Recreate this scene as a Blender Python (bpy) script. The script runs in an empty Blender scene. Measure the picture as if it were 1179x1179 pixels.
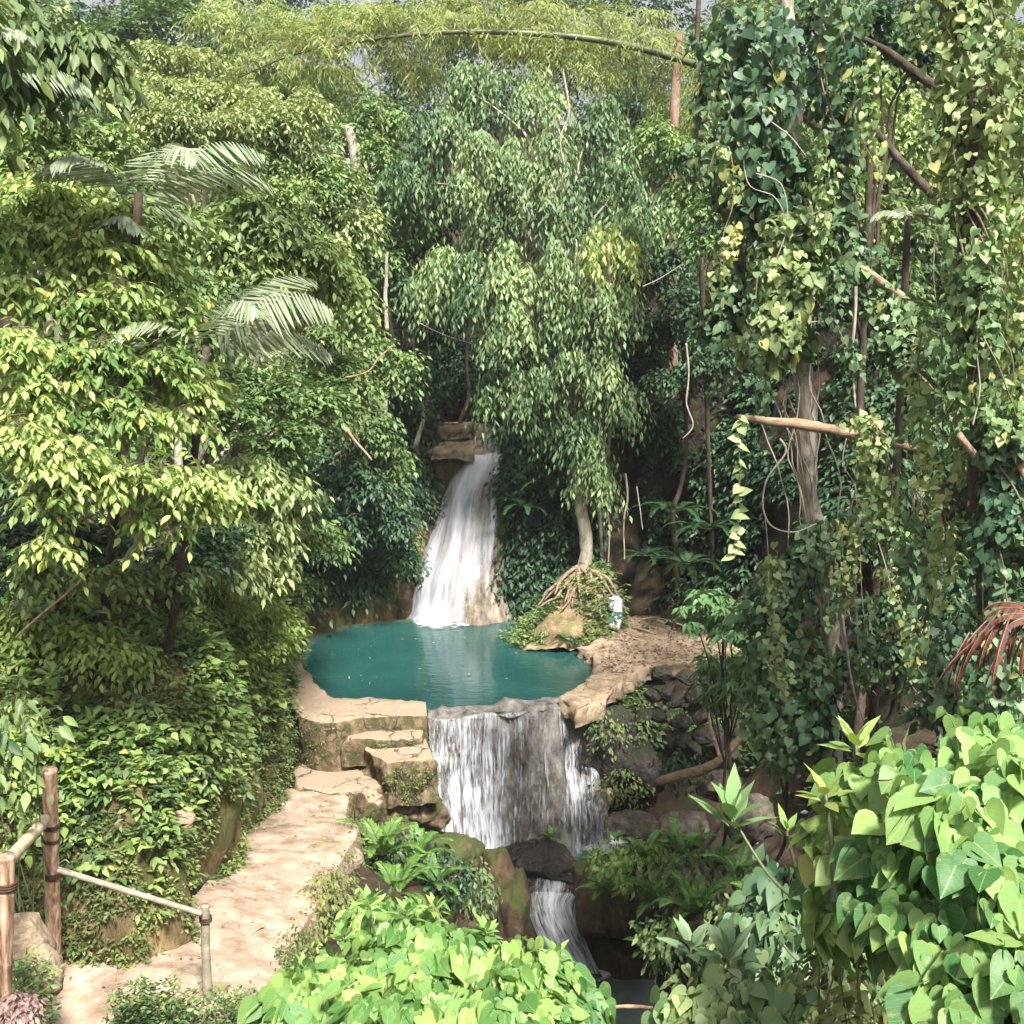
import bpy, math, random
import numpy as np

# ------------------------------------------------------------------ basics
random.seed(7)
RNG = np.random.default_rng(11)
CAMZ, FPX = 7.0, 1264.0
PITCH = math.radians(8.3)
SP, CP = math.sin(PITCH), math.cos(PITCH)
UP = np.array([0., 0., 1.])

def A3(*v): return np.array(v, float)
def P(u, v, d):
    """world point seen in direction (u, v) at ground distance d metres"""
    a, b = (u-589.5)/FPX, (589.5-v)/FPX
    t = d/(CP+b*SP)
    return A3(a*t, d, CAMZ+(-SP+b*CP)*t)
def PZ(u, v, z):
    a, b = (u-589.5)/FPX, (589.5-v)/FPX
    t = (z-CAMZ)/(-SP+b*CP)
    return A3(a*t, (CP+b*SP)*t, z)
def proj(X):
    X = np.asarray(X, float)
    y = X[..., 1]; z = X[..., 2]-CAMZ
    dep = y*CP - z*SP; upc = y*SP + z*CP
    return 589.5+FPX*X[..., 0]/dep, 589.5-FPX*upc/dep
def nrmz(v):
    return v/np.maximum(np.linalg.norm(v, axis=-1, keepdims=True), 1e-9)

def _hash(i, j, k, s):
    n = (i*374761393 + j*668265263 + k*2147483647 + s*974634777) & 0xffffffff
    n = ((n ^ (n >> 13))*1274126177) & 0xffffffff
    n = n ^ (n >> 16)
    return (n & 0xffff)/65535.0
def vnoise(X, s=0):
    X = np.asarray(X, float); I = np.floor(X).astype(np.int64); f = X-I; f = f*f*(3-2*f)
    r = 0
    for a in (0, 1):
        for b in (0, 1):
            for c in (0, 1):
                w = (f[..., 0] if a else 1-f[..., 0])*(f[..., 1] if b else 1-f[..., 1])*(f[..., 2] if c else 1-f[..., 2])
                r = r + w*_hash(I[..., 0]+a, I[..., 1]+b, I[..., 2]+c, s)
    return r*2-1
def fbm(X, s=0, o=4):
    r = 0; a = 1.0; X = np.asarray(X, float)
    for k in range(o):
        r = r + a*vnoise(X*(2.03**k)+k*17.3, s+k); a *= .5
    return r

C = bpy.context.scene.collection
def link(o, parent=None):
    C.objects.link(o)
    if parent is not None: o.parent = parent
    return o
def tag(o, label=None, cat=None, group=None, kind=None):
    if label: o['label'] = label
    if cat: o['category'] = cat
    if group: o['group'] = group
    if kind: o['kind'] = kind
    return o
def empty(name, label, cat, loc=(0, 0, 0), group=None):
    o = bpy.data.objects.new(name, None); link(o); o.location = [float(c) for c in loc]
    return tag(o, label, cat, group)
def mesh(name, V, faces, mat, parent=None, attrs=None, smooth=True):
    """faces: list of int arrays (n, k)"""
    V = np.asarray(V, np.float32)
    if parent is not None: V = V-np.array(parent.location[:], np.float32)
    me = bpy.data.meshes.new(name)
    me.vertices.add(len(V)); me.vertices.foreach_set('co', V.ravel())
    faces = [np.asarray(f, np.int32) for f in faces if len(f)]
    loops = np.concatenate([f.ravel() for f in faces])
    sizes = np.concatenate([np.full(len(f), f.shape[1], np.int32) for f in faces])
    me.loops.add(len(loops)); me.loops.foreach_set('vertex_index', loops)
    me.polygons.add(len(sizes))
    me.polygons.foreach_set('loop_start', np.concatenate([[0], np.cumsum(sizes)[:-1]]).astype(np.int32))
    me.polygons.foreach_set('loop_total', sizes)
    if smooth: me.polygons.foreach_set('use_smooth', np.ones(len(sizes), bool))
    for k, v in (attrs or {}).items():
        v = np.asarray(v, np.float32)
        a = me.attributes.new(k, 'FLOAT' if v.ndim == 1 else 'FLOAT_VECTOR', 'POINT')
        a.data.foreach_set('value' if v.ndim == 1 else 'vector', v.ravel())
    me.update(calc_edges=True)
    me.materials.append(mat)
    o = bpy.data.objects.new(name, me)
    return link(o, parent)

# ------------------------------------------------------------------ materials
def N(nt, t, **kw):
    n = nt.nodes.new(t)
    for k, v in kw.items():
        if k in n.inputs.keys(): n.inputs[k].default_value = v
        else: setattr(n, k, v)
    return n
def mat_new(name):
    m = bpy.data.materials.new(name); m.use_nodes = True; m.node_tree.nodes.clear()
    return m, m.node_tree
def ramp(nt, fac, stops):
    r = nt.nodes.new('ShaderNodeValToRGB')
    while len(r.color_ramp.elements) < len(stops): r.color_ramp.elements.new(.5)
    for e, (p, c) in zip(r.color_ramp.elements, stops):
        e.position = p; e.color = (*c, 1) if len(c) == 3 else c
    nt.links.new(fac, r.inputs[0]); return r.outputs[0]
def mathn(nt, op, a, b=None, clamp=False):
    n = nt.nodes.new('ShaderNodeMath'); n.operation = op; n.use_clamp = clamp
    for i, x in enumerate((a, b)):
        if x is None: continue
        if isinstance(x, (int, float)): n.inputs[i].default_value = x
        else: nt.links.new(x, n.inputs[i])
    return n.outputs[0]
def mixc(nt, f, a, b, mode='MIX'):
    n = nt.nodes.new('ShaderNodeMix'); n.data_type = 'RGBA'; n.blend_type = mode
    if isinstance(f, (int, float)): n.inputs[0].default_value = f
    else: nt.links.new(f, n.inputs[0])
    for i, x in ((6, a), (7, b)):
        if isinstance(x, tuple): n.inputs[i].default_value = (*x, 1)
        else: nt.links.new(x, n.inputs[i])
    return n.outputs[2]
def noise(nt, scale, detail=6, rough=.6, vec=None, stretch=None, coord='Object'):
    n = N(nt, 'ShaderNodeTexNoise', Scale=scale, Detail=detail, Roughness=rough)
    if vec is None:
        vec = N(nt, 'ShaderNodeTexCoord').outputs[coord]
    if stretch:
        mp = N(nt, 'ShaderNodeMapping'); mp.inputs['Scale'].default_value = stretch
        nt.links.new(vec, mp.inputs[0]); vec = mp.outputs[0]
    nt.links.new(vec, n.inputs['Vector']); return n.outputs['Fac']

def leaf_mat(name, dark, light, odd, trans=.3, rough=.42, veins=False, oddp=.965, spec=.5):
    rough = max(rough, .42)+.06; spec = min(spec, .5)*.8
    m, nt = mat_new(name)
    at = N(nt, 'ShaderNodeAttribute', attribute_name='tint')
    oi = N(nt, 'ShaderNodeObjectInfo')
    f = at.outputs['Fac']
    col = ramp(nt, f, [(0, dark), (.93, light), (oddp, light), (min(oddp+.02, 1), odd)])
    hs = N(nt, 'ShaderNodeHueSaturation', Saturation=1.0)
    hv = mathn(nt, 'MULTIPLY_ADD', oi.outputs['Random'], .03); hv.node.inputs[2].default_value = .485
    nt.links.new(hv, hs.inputs['Hue']); nt.links.new(col, hs.inputs['Color']); col = hs.outputs[0]
    if veins:
        lc = N(nt, 'ShaderNodeAttribute', attribute_name='lc').outputs['Vector']
        sx = N(nt, 'ShaderNodeSeparateXYZ'); nt.links.new(lc, sx.inputs[0])
        ax = mathn(nt, 'ABSOLUTE', sx.outputs[0])
        mid = mathn(nt, 'LESS_THAN', ax, .022)
        w = mathn(nt, 'SUBTRACT', sx.outputs[1], mathn(nt, 'MULTIPLY', ax, .75))
        fr = mathn(nt, 'FRACT', mathn(nt, 'MULTIPLY', w, 6.0))
        sv = mathn(nt, 'LESS_THAN', fr, .10)
        vv = mathn(nt, 'MAXIMUM', mid, mathn(nt, 'MULTIPLY', sv, .6))
        col = mixc(nt, mathn(nt, 'MULTIPLY', vv, .42), col, (.42, .55, .2))
        nz = noise(nt, 16, 5)
        col = mixc(nt, mathn(nt, 'MULTIPLY', mathn(nt, 'GREATER_THAN', nz, .62), .5), col, (.30, .27, .12))
        col = mixc(nt, mathn(nt, 'MULTIPLY', noise(nt, 5, 3), .5), col, mixc(nt, .5, col, (.05, .14, .05)))
    p = N(nt, 'ShaderNodeBsdfPrincipled', Roughness=rough)
    p.inputs['Specular IOR Level'].default_value = spec
    nt.links.new(col, p.inputs['Base Color'])
    if veins:
        bp = N(nt, 'ShaderNodeBump', Strength=.5, Distance=.004); nt.links.new(mathn(nt, 'ADD', mathn(nt, 'MULTIPLY', vv, -1.0), noise(nt, 40, 3)), bp.inputs['Height']); nt.links.new(bp.outputs[0], p.inputs['Normal'])
    t = N(nt, 'ShaderNodeBsdfTranslucent')
    tc = mixc(nt, 1.0, col, (1.25, 1.25, .55), 'MULTIPLY'); nt.links.new(tc, t.inputs[0])
    mx = N(nt, 'ShaderNodeMixShader'); mx.inputs[0].default_value = trans
    nt.links.new(p.outputs[0], mx.inputs[1]); nt.links.new(t.outputs[0], mx.inputs[2])
    o = N(nt, 'ShaderNodeOutputMaterial'); nt.links.new(mx.outputs[0], o.inputs[0])
    return m

def surf_mat(name, cols, scale=3, detail=8, rough=.85, bump=.3, bscale=20, stretch=None, over=None, bdist=.03, spec=.3, patches=None, cracks=None):
    """cols: ramp stops; over=(colour, up-threshold, amount) lays moss/litter on upward faces; patches=[(scale,thr,colour,amount)]"""
    m, nt = mat_new(name)
    n = noise(nt, scale, detail, .65, stretch=stretch)
    col = ramp(nt, n, cols)
    for (sc, thr, pc, amt) in (patches or []):
        pn = noise(nt, sc, 5, .7)
        mr = N(nt, 'ShaderNodeMapRange'); nt.links.new(pn, mr.inputs[0])
        mr.inputs[1].default_value = thr; mr.inputs[2].default_value = thr+.06
        col = mixc(nt, mathn(nt, 'MULTIPLY', mr.outputs[0], amt), col, pc)
    if cracks:
        vo = N(nt, 'ShaderNodeTexVoronoi', Scale=cracks[0]); vo.feature = 'DISTANCE_TO_EDGE'
        wv = N(nt, 'ShaderNodeVectorMath'); wv.operation = 'ADD'; nz_ = N(nt, 'ShaderNodeTexNoise', Scale=cracks[0]*2.5, Detail=5); tc_ = N(nt, 'ShaderNodeTexCoord')
        nt.links.new(tc_.outputs['Object'], nz_.inputs['Vector']); nt.links.new(tc_.outputs['Object'], wv.inputs[0])
        sc_ = N(nt, 'ShaderNodeVectorMath'); sc_.operation = 'SCALE'; sc_.inputs['Scale'].default_value = .5/cracks[0]; nt.links.new(nz_.outputs['Color'], sc_.inputs[0]); nt.links.new(sc_.outputs[0], wv.inputs[1])
        nt.links.new(wv.outputs[0], vo.inputs['Vector'])
        ck = mathn(nt, 'MULTIPLY', mathn(nt, 'LESS_THAN', vo.outputs['Distance'], cracks[1]), mathn(nt, 'GREATER_THAN', noise(nt, cracks[0]*.8, 3), .5))
        CK = (ck, cracks[2])
    if over:
        g = N(nt, 'ShaderNodeNewGeometry'); s = N(nt, 'ShaderNodeSeparateXYZ'); nt.links.new(g.outputs['Normal'], s.inputs[0])
        k = mathn(nt, 'ADD', s.outputs[2], mathn(nt, 'MULTIPLY', noise(nt, 2.5, 5), .8))
        mr = N(nt, 'ShaderNodeMapRange'); nt.links.new(k, mr.inputs[0])
        mr.inputs[1].default_value = over[1]; mr.inputs[2].default_value = over[1]+.25
        col = mixc(nt, mathn(nt, 'MULTIPLY', mr.outputs[0], over[2]), col, over[0])
    if cracks: col = mixc(nt, mathn(nt, 'MULTIPLY', CK[0], .75), col, CK[1])
    p = N(nt, 'ShaderNodeBsdfPrincipled', Roughness=rough)
    p.inputs['Specular IOR Level'].default_value = spec
    nt.links.new(col, p.inputs['Base Color'])
    b = N(nt, 'ShaderNodeBump', Strength=bump, Distance=bdist)
    nt.links.new(noise(nt, bscale, 8, .7, stretch=stretch), b.inputs['Height']); nt.links.new(b.outputs[0], p.inputs['Normal'])
    o = N(nt, 'ShaderNodeOutputMaterial'); nt.links.new(p.outputs[0], o.inputs[0])
    return m

M = {}
M['bright'] = leaf_mat('leaf_bright', (.10, .19, .045), (.45, .55, .19), (.55, .52, .12), .34, .42)
M['lime'] = leaf_mat('leaf_lime', (.12, .21, .05), (.37, .47, .15), (.50, .48, .12), .34, .42)
M['mid'] = leaf_mat('leaf_mid', (.045, .10, .04), (.24, .33, .12), (.40, .40, .12), .28, .42)
M['pale'] = leaf_mat('leaf_pale', (.10, .16, .065), (.38, .46, .20), (.46, .46, .18), .28, .38)
M['fig'] = leaf_mat('leaf_fig', (.05, .115, .05), (.33, .42, .19), (.44, .46, .14), .26, .33)
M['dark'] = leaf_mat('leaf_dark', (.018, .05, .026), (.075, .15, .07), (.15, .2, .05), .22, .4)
M['ivy'] = leaf_mat('leaf_ivy', (.04, .10, .05), (.19, .29, .14), (.42, .42, .14), .24, .32)
M['ivy_light'] = leaf_mat('leaf_ivy_light', (.10, .18, .07), (.38, .46, .21), (.5, .5, .2), .28, .33)
M['heart'] = leaf_mat('leaf_heart', (.06, .165, .045), (.34, .48, .15), (.50, .52, .15), .32, .32, True)
M['shrub'] = leaf_mat('leaf_shrub', (.09, .24, .06), (.35, .53, .16), (.46, .52, .12), .32, .36, True)
M['glossy'] = leaf_mat('leaf_glossy', (.04, .13, .05), (.19, .32, .13), (.40, .44, .12), .2, .25)
M['bamboo_leaf'] = leaf_mat('leaf_bamboo', (.15, .21, .07), (.36, .43, .17), (.52, .47, .12), .38, .5)
M['palm'] = leaf_mat('leaf_palm', (.11, .16, .09), (.35, .40, .29), (.45, .44, .22), .2, .3)
M['fern'] = leaf_mat('leaf_fern', (.06, .16, .04), (.20, .36, .09), (.36, .42, .1), .3, .45)
M['fern_shade'] = leaf_mat('leaf_fern_shade', (.02, .06, .025), (.06, .13, .05), (.1, .16, .05), .25, .5)  # darkened copy of the fern leaf: gorge shade put into its colour
M['moss'] = leaf_mat('leaf_moss', (.07, .10, .035), (.24, .29, .09), (.34, .33, .14), .22, .6)
M['rust'] = leaf_mat('leaf_rust', (.045, .016, .012), (.19, .07, .045), (.26, .12, .08), .12, .6)
M['purple'] = leaf_mat('leaf_purple', (.10, .05, .055), (.34, .22, .21), (.3, .3, .2), .15, .5)
M['litter'] = leaf_mat('leaf_litter', (.08, .045, .03), (.40, .28, .20), (.5, .42, .3), .05, .7)
M['sage'] = leaf_mat('leaf_sage', (.08, .16, .09), (.27, .37, .22), (.38, .42, .3), .2, .35, True)

M['soil'] = surf_mat('soil', [(.3, (.025, .018, .012)), (.55, (.06, .04, .026)), (.75, (.15, .10, .066))], 3.5, bump=.8, bscale=14, bdist=.06,
                     patches=[(1.3, .54, (.035, .045, .018), .7), (30, .66, (.38, .27, .19), .7)])
M['path'] = surf_mat('path_stone', [(.3, (.25, .175, .125)), (.5, (.44, .33, .25)), (.72, (.60, .48, .385))], 2.6, bump=.8, bscale=11, bdist=.04, rough=.9,
                     patches=[(2.2, .55, (.24, .17, .11), .6), (26, .64, (.15, .10, .07), .75), (1.1, .55, (.17, .16, .07), .5)])
M['rim'] = surf_mat('rim_stone', [(.3, (.22, .155, .10)), (.5, (.42, .32, .22)), (.72, (.60, .48, .36))], 3.2, bump=1.0, bscale=10, bdist=.06, rough=.9,
                    patches=[(3.2, .60, (.19, .13, .07), .6), (20, .64, (.12, .09, .05), .6)], cracks=(1.1, .014, (.09, .06, .04)))
M['bankrock'] = surf_mat('bank_rock', [(.28, (.05, .04, .02)), (.48, (.20, .15, .075)), (.62, (.38, .27, .14)), (.8, (.50, .38, .22))], 2.4, stretch=(1, 1, .35),
                         bump=1.0, bscale=7, bdist=.12, patches=[(1.1, .46, (.085, .095, .025), .85), (6, .56, (.14, .16, .04), .6)])
M['mosswall'] = surf_mat('moss_wall', [(.3, (.07, .05, .03)), (.5, (.19, .14, .085)), (.7, (.36, .28, .18))], 4, stretch=(1, 1, .6), bump=1.0, bscale=13, bdist=.09,
                         over=((.50, .385, .28), .95, .9), patches=[(2.6, .49, (.075, .085, .028), .85), (18, .60, (.05, .045, .02), .7), (7, .66, (.42, .32, .22), .7)], cracks=(1.6, .022, (.04, .03, .02)))
M['darkrock'] = surf_mat('dark_rock', [(.3, (.018, .016, .018)), (.55, (.07, .06, .055)), (.8, (.20, .17, .14))], 2.5, bump=1, bscale=9, bdist=.1, rough=.6,
                         over=((.045, .060, .022), .85, .6))
M['tufa'] = surf_mat('tufa', [(.32, (.075, .058, .045)), (.5, (.25, .205, .165)), (.70, (.46, .40, .33))], 3.4, stretch=(1.6, 1, .22), bump=.9, bscale=6, bdist=.12, rough=.6,
                     patches=[(1.6, .56, (.10, .10, .05), .5)])
M['wetrock'] = surf_mat('wet_rock', [(.3, (.012, .011, .012)), (.55, (.045, .038, .034)), (.8, (.15, .12, .09))], 3, bump=1, bscale=10, bdist=.08, rough=.25, spec=.6)
M['brownrock'] = surf_mat('brown_rock', [(.3, (.04, .028, .017)), (.5, (.13, .09, .055)), (.75, (.30, .21, .13))], 3.5, stretch=(1, 1, .5), bump=1, bscale=8, bdist=.1, over=((.08, .105, .03), .85, .85),
                          patches=[(2, .52, (.06, .09, .02), .8)])
M['boulder'] = surf_mat('boulder_stone', [(.3, (.05, .045, .04)), (.5, (.17, .145, .12)), (.75, (.38, .32, .25))], 4, bump=1, bscale=12, bdist=.06,
                        patches=[(2.5, .54, (.08, .10, .03), .7)])
M['bark'] = surf_mat('bark_pale', [(.3, (.18, .145, .11)), (.5, (.46, .40, .33)), (.75, (.68, .64, .57))], 5, stretch=(1, 1, .5), bump=1, bscale=25, bdist=.03,
                     patches=[(3, .56, (.16, .19, .10), .6)])
M['bark_dark'] = surf_mat('bark_dark', [(.3, (.03, .022, .016)), (.55, (.09, .07, .05)), (.8, (.22, .18, .14))], 6, stretch=(1, 1, .4), bump=1, bscale=25, bdist=.03)
M['bark_red'] = surf_mat('bark_reddish', [(.3, (.09, .055, .04)), (.5, (.25, .15, .11)), (.75, (.45, .33, .26))], 5, stretch=(1, 1, .35), bump=1, bscale=25, bdist=.03,
                         patches=[(3, .57, (.36, .33, .26), .7)])
M['wood'] = surf_mat('dead_wood', [(.3, (.16, .10, .065)), (.5, (.36, .25, .17)), (.75, (.55, .42, .31))], 6, stretch=(1, 1, 3), bump=.6, bscale=30, bdist=.02)
M['twig'] = surf_mat('twig', [(.3, (.10, .08, .05)), (.7, (.26, .22, .14))], 8, bump=.2)
M['root'] = surf_mat('root', [(.3, (.13, .09, .06)), (.7, (.36, .27, .20))], 8, bump=.5, bscale=30)
M['liana'] = surf_mat('liana', [(.3, (.22, .18, .15)), (.7, (.50, .44, .38))], 8, bump=.3)
M['bamboo'] = surf_mat('bamboo_pole', [(.36, (.12, .065, .04)), (.5, (.42, .27, .18)), (.66, (.66, .52, .39))], 4, stretch=(6, 6, .5), bump=.3, bscale=20, rough=.5, spec=.5,
                       patches=[(2.2, .60, (.16, .09, .06), .6)])
M['bamboo_pale'] = surf_mat('bamboo_pale', [(.3, (.42, .33, .22)), (.7, (.70, .60, .46))], 3, stretch=(3, 3, 1), bump=.2, rough=.5, spec=.5)
M['bamboo_grey'] = surf_mat('bamboo_grey', [(.3, (.18, .15, .11)), (.7, (.42, .37, .29))], 8, bump=.3, rough=.6)
M['culm'] = surf_mat('culm_green', [(.3, (.05, .065, .03)), (.7, (.15, .17, .08))], 3, bump=.2, rough=.4, spec=.5)
M['tie'] = surf_mat('tie', [(.3, (.035, .02, .014)), (.7, (.10, .06, .04))], 20, bump=.3)

# water
def water_mat(name, deep, mid, bscale, bstr, stretch=(1, 1, 1), rough=.04, shore=None):
    m, nt = mat_new(name)
    col = ramp(nt, noise(nt, .35, 3), [(.3, deep), (.7, mid)])
    if shore:
        sx = N(nt, 'ShaderNodeSeparateXYZ'); nt.links.new(N(nt, 'ShaderNodeAttribute', attribute_name='lc').outputs['Vector'], sx.inputs[0])
        e = mathn(nt, 'ADD', sx.outputs[0], mathn(nt, 'MULTIPLY', noise(nt, 1.2, 4), .12))
        mr = N(nt, 'ShaderNodeMapRange'); nt.links.new(e, mr.inputs[0]); mr.inputs[1].default_value = .96; mr.inputs[2].default_value = 1.05
        col = mixc(nt, mathn(nt, 'MULTIPLY', mr.outputs[0], .7), col, shore)
    p = N(nt, 'ShaderNodeBsdfPrincipled', Roughness=rough, IOR=1.33)
    nt.links.new(col, p.inputs['Base Color'])
    b = N(nt, 'ShaderNodeBump', Strength=bstr, Distance=.05)
    nt.links.new(noise(nt, bscale, 4, .5, stretch=stretch), b.inputs['Height']); nt.links.new(b.outputs[0], p.inputs['Normal'])
    o = N(nt, 'ShaderNodeOutputMaterial'); nt.links.new(p.outputs[0], o.inputs[0]); return m
M['pool'] = water_mat('pool_water', (.011, .058, .056), (.024, .094, .084), 3.0, .2, (1, 1.8, 1), shore=(.15, .20, .13))
M['stream'] = water_mat('stream_water', (.08, .11, .10), (.18, .22, .21), 6, .5, rough=.08)
def fall_mat(name, thr, sx, col=(.80, .82, .88), soft=.16, alpha=.95, zs=.12, vthr=0.0):
    m, nt = mat_new(name)
    lc = N(nt, 'ShaderNodeAttribute', attribute_name='lc').outputs['Vector']
    n1 = noise(nt, 1.0, 6, .7, vec=lc, stretch=(sx, sx*zs, 1))
    n2 = noise(nt, 1.0, 3, .6, vec=lc, stretch=(sx*.22, sx*zs*.35, 1))
    s = mathn(nt, 'ADD', mathn(nt, 'MULTIPLY', n1, .55), mathn(nt, 'MULTIPLY', n2, .45))
    sep = N(nt, 'ShaderNodeSeparateXYZ'); nt.links.new(lc, sep.inputs[0])
    s = mathn(nt, 'ADD', s, mathn(nt, 'MULTIPLY', sep.outputs[2], 1.0))      # z of lc = local body of the water
    mr = N(nt, 'ShaderNodeMapRange'); nt.links.new(s, mr.inputs[0]); mr.inputs[1].default_value = thr; mr.inputs[2].default_value = thr+soft
    a = mathn(nt, 'MULTIPLY', mr.outputs[0], alpha)
    p = N(nt, 'ShaderNodeBsdfPrincipled', Roughness=.35); p.inputs['Base Color'].default_value = (*col, 1)
    b = N(nt, 'ShaderNodeBump', Strength=.6, Distance=.06); nt.links.new(n1, b.inputs['Height']); nt.links.new(b.outputs[0], p.inputs['Normal'])
    t = N(nt, 'ShaderNodeBsdfTransparent'); mx = N(nt, 'ShaderNodeMixShader')
    nt.links.new(a, mx.inputs[0]); nt.links.new(t.outputs[0], mx.inputs[1]); nt.links.new(p.outputs[0], mx.inputs[2])
    o = N(nt, 'ShaderNodeOutputMaterial'); nt.links.new(mx.outputs[0], o.inputs[0]); return m
M['fall'] = fall_mat('falling_water', .43, 9.0, soft=.30, zs=.05, col=(.64, .65, .73))
M['weir_rock'] = surf_mat('weir_rock', [(.32, (.07, .062, .056)), (.5, (.27, .25, .235)), (.70, (.50, .47, .44))], 3.6, stretch=(1.4, 1, .5), bump=1, bscale=8, bdist=.12, rough=.5, patches=[(2, .58, (.11, .10, .05), .5)])
M['curtain'] = fall_mat('curtain_water', .495, 20.0, soft=.13, zs=.11, col=(.70, .73, .81))
M['cascade'] = fall_mat('cascade_water', .46, 11.0, soft=.20, zs=.16, col=(.70, .73, .78))
M['foam'] = fall_mat('foam', .47, 3.0, soft=.14, zs=1.0, col=(.84, .88, .9))

# ------------------------------------------------------------------ shape helpers
def cr(Pts, n):
    """Catmull-Rom resample along axis 0"""
    Pts = np.asarray(Pts, float); k = len(Pts)
    t = np.linspace(0, k-1-1e-6, n); i = t.astype(int); f = (t-i).reshape(-1, *([1]*(Pts.ndim-1)))
    g = lambda j: Pts[np.clip(j, 0, k-1)]
    p0, p1, p2, p3 = g(i-1), g(i), g(i+1), g(i+2)
    return .5*((2*p1)+(-p0+p2)*f+(2*p0-5*p1+4*p2-p3)*f*f+(-p0+3*p1-3*p2+p3)*f**3)

def grid_faces(nu, nv):
    i, j = np.meshgrid(np.arange(nu-1), np.arange(nv-1), indexing='ij')
    a = (i*nv+j).ravel()
    return np.stack([a, a+nv, a+nv+1, a+1], 1)
def grid_normals(G):
    du = np.gradient(G, axis=0); dv = np.gradient(G, axis=1)
    return nrmz(np.cross(du, dv))
def loft(profiles, nu, nv, amp=.1, freq=1.0, seed=0, flip=False, ridge=0., vstretch=1., oct=4):
    G = cr(np.asarray(profiles, float), nu)
    G = cr(G.transpose(1, 0, 2), nv).transpose(1, 0, 2)
    n = grid_normals(G)
    if flip: n = -n
    Q = G*freq*np.array([1, 1, vstretch])
    h = fbm(Q, seed, oct)
    if ridge: h = h + ridge*(1-2*np.abs(vnoise(Q*1.7, seed+9)))
    return G+n*(h*amp)[..., None]
def grid_obj(name, G, mat, parent=None, lc=None, flip=False):
    nu, nv = G.shape[:2]; f = grid_faces(nu, nv)
    if flip: f = f[:, ::-1]
    return mesh(name, G.reshape(-1, 3), [f], mat, parent, {'lc': lc.reshape(-1, 3)} if lc is not None else None)

class Geo:
    """collects tubes and loose shapes into one mesh"""
    def __init__(s): s.V = []; s.Q = []; s.T = []; s.n = 0
    def add(s, V, Q=None, T=None):
        s.V.append(np.asarray(V, float))
        if Q is not None and len(Q): s.Q.append(np.asarray(Q)+s.n)
        if T is not None and len(T): s.T.append(np.asarray(T)+s.n)
        s.n += len(V)
    def tube(s, pts, r, seg=8, n=None, wob=0., seed=0, caps=True, rough=0.):
        pts = np.asarray(pts, float)
        r = np.asarray(r if np.ndim(r) else [r]*len(pts), float)
        if len(r) != len(pts): r = np.interp(np.linspace(0, 1, len(pts)), np.linspace(0, 1, len(r)), r)
        if n:
            pts = cr(pts, n); r = np.interp(np.linspace(0, 1, n), np.linspace(0, 1, len(r)), r)
        m = len(pts)
        if wob: pts = pts + np.stack([fbm(pts*.9+31*k, seed+k, 3) for k in range(3)], 1)*wob*np.sin(np.linspace(.15, math.pi-.0, m))[:, None]
        t = nrmz(np.gradient(pts, axis=0))
        ref = np.array([0.3, .9, .31]) if abs(t[0][2]) > .5 else UP
        a = nrmz(np.cross(t, ref)); b = np.cross(t, a)
        th = np.linspace(0, 2*math.pi, seg, endpoint=False)
        ring = pts[:, None]+(a[:, None]*np.cos(th)[None, :, None]+b[:, None]*np.sin(th)[None, :, None])*r[:, None, None]
        if rough: ring = ring + (ring-pts[:, None])*fbm(ring*8, seed+5, 3)[..., None]*rough
        V = ring.reshape(-1, 3)
        i, j = np.meshgrid(np.arange(m-1), np.arange(seg), indexing='ij'); i = i.ravel(); j = j.ravel(); j2 = (j+1) % seg
        Q = np.stack([i*seg+j, i*seg+j2, (i+1)*seg+j2, (i+1)*seg+j], 1)
        T = []
        if caps:
            V = np.concatenate([V, pts[:1], pts[-1:]]); c0, c1 = m*seg, m*seg+1
            k = np.arange(seg); k2 = (k+1) % seg
            T = np.concatenate([np.stack([np.full(seg, c0), k2, k], 1), np.stack([np.full(seg, c1), (m-1)*seg+k, (m-1)*seg+k2], 1)])
        s.add(V, Q, T); return pts
    def build(s, name, mat, parent=None, smooth=True):
        V = np.concatenate(s.V); F = []
        if s.Q: F.append(np.concatenate(s.Q))
        if s.T: F.append(np.concatenate(s.T))
        return mesh(name, V, F, mat, parent, None, smooth)

def blob(c, r, seed=0, amp=.25, freq=1.2, sub=24, flat=-9, rot=0., cuts=0):
    """lumpy stone: displaced sphere, V and quads"""
    nu, nv = sub*2, sub
    th = np.linspace(0, 2*math.pi, nu, endpoint=False); ph = np.linspace(.001, math.pi-.001, nv)
    T_, H = np.meshgrid(th, ph, indexing='ij')
    D = np.stack([np.cos(T_)*np.sin(H), np.sin(T_)*np.sin(H), np.cos(H)], -1)
    rr = 1+amp*fbm(D*freq+seed*3.7, seed, 4)+amp*.5*np.abs(vnoise(D*freq*2.3+seed, seed+3))
    rg = np.random.default_rng(seed+100)
    for _ in range(cuts):
        n_ = nrmz(rg.normal(size=3)); h_ = .62+.25*rg.random(); dt = np.maximum((D*n_).sum(-1), .05)
        rr = np.minimum(rr, h_/dt+.03*fbm(D*3, seed, 3))
    rr = rr+.045*fbm(D*6+seed, seed+1, 4)
    V = D*rr[..., None]*np.asarray(r, float)
    cs, sn = math.cos(rot), math.sin(rot)
    V = np.stack([V[..., 0]*cs-V[..., 1]*sn, V[..., 0]*sn+V[..., 1]*cs, np.maximum(V[..., 2], flat)], -1)+np.asarray(c, float)
    i, j = np.meshgrid(np.arange(nu), np.arange(nv-1), indexing='ij'); i = i.ravel(); j = j.ravel(); i2 = (i+1) % nu
    return V.reshape(-1, 3), np.stack([i*nv+j, i*nv+j+1, i2*nv+j+1, i2*nv+j], 1)

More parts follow.
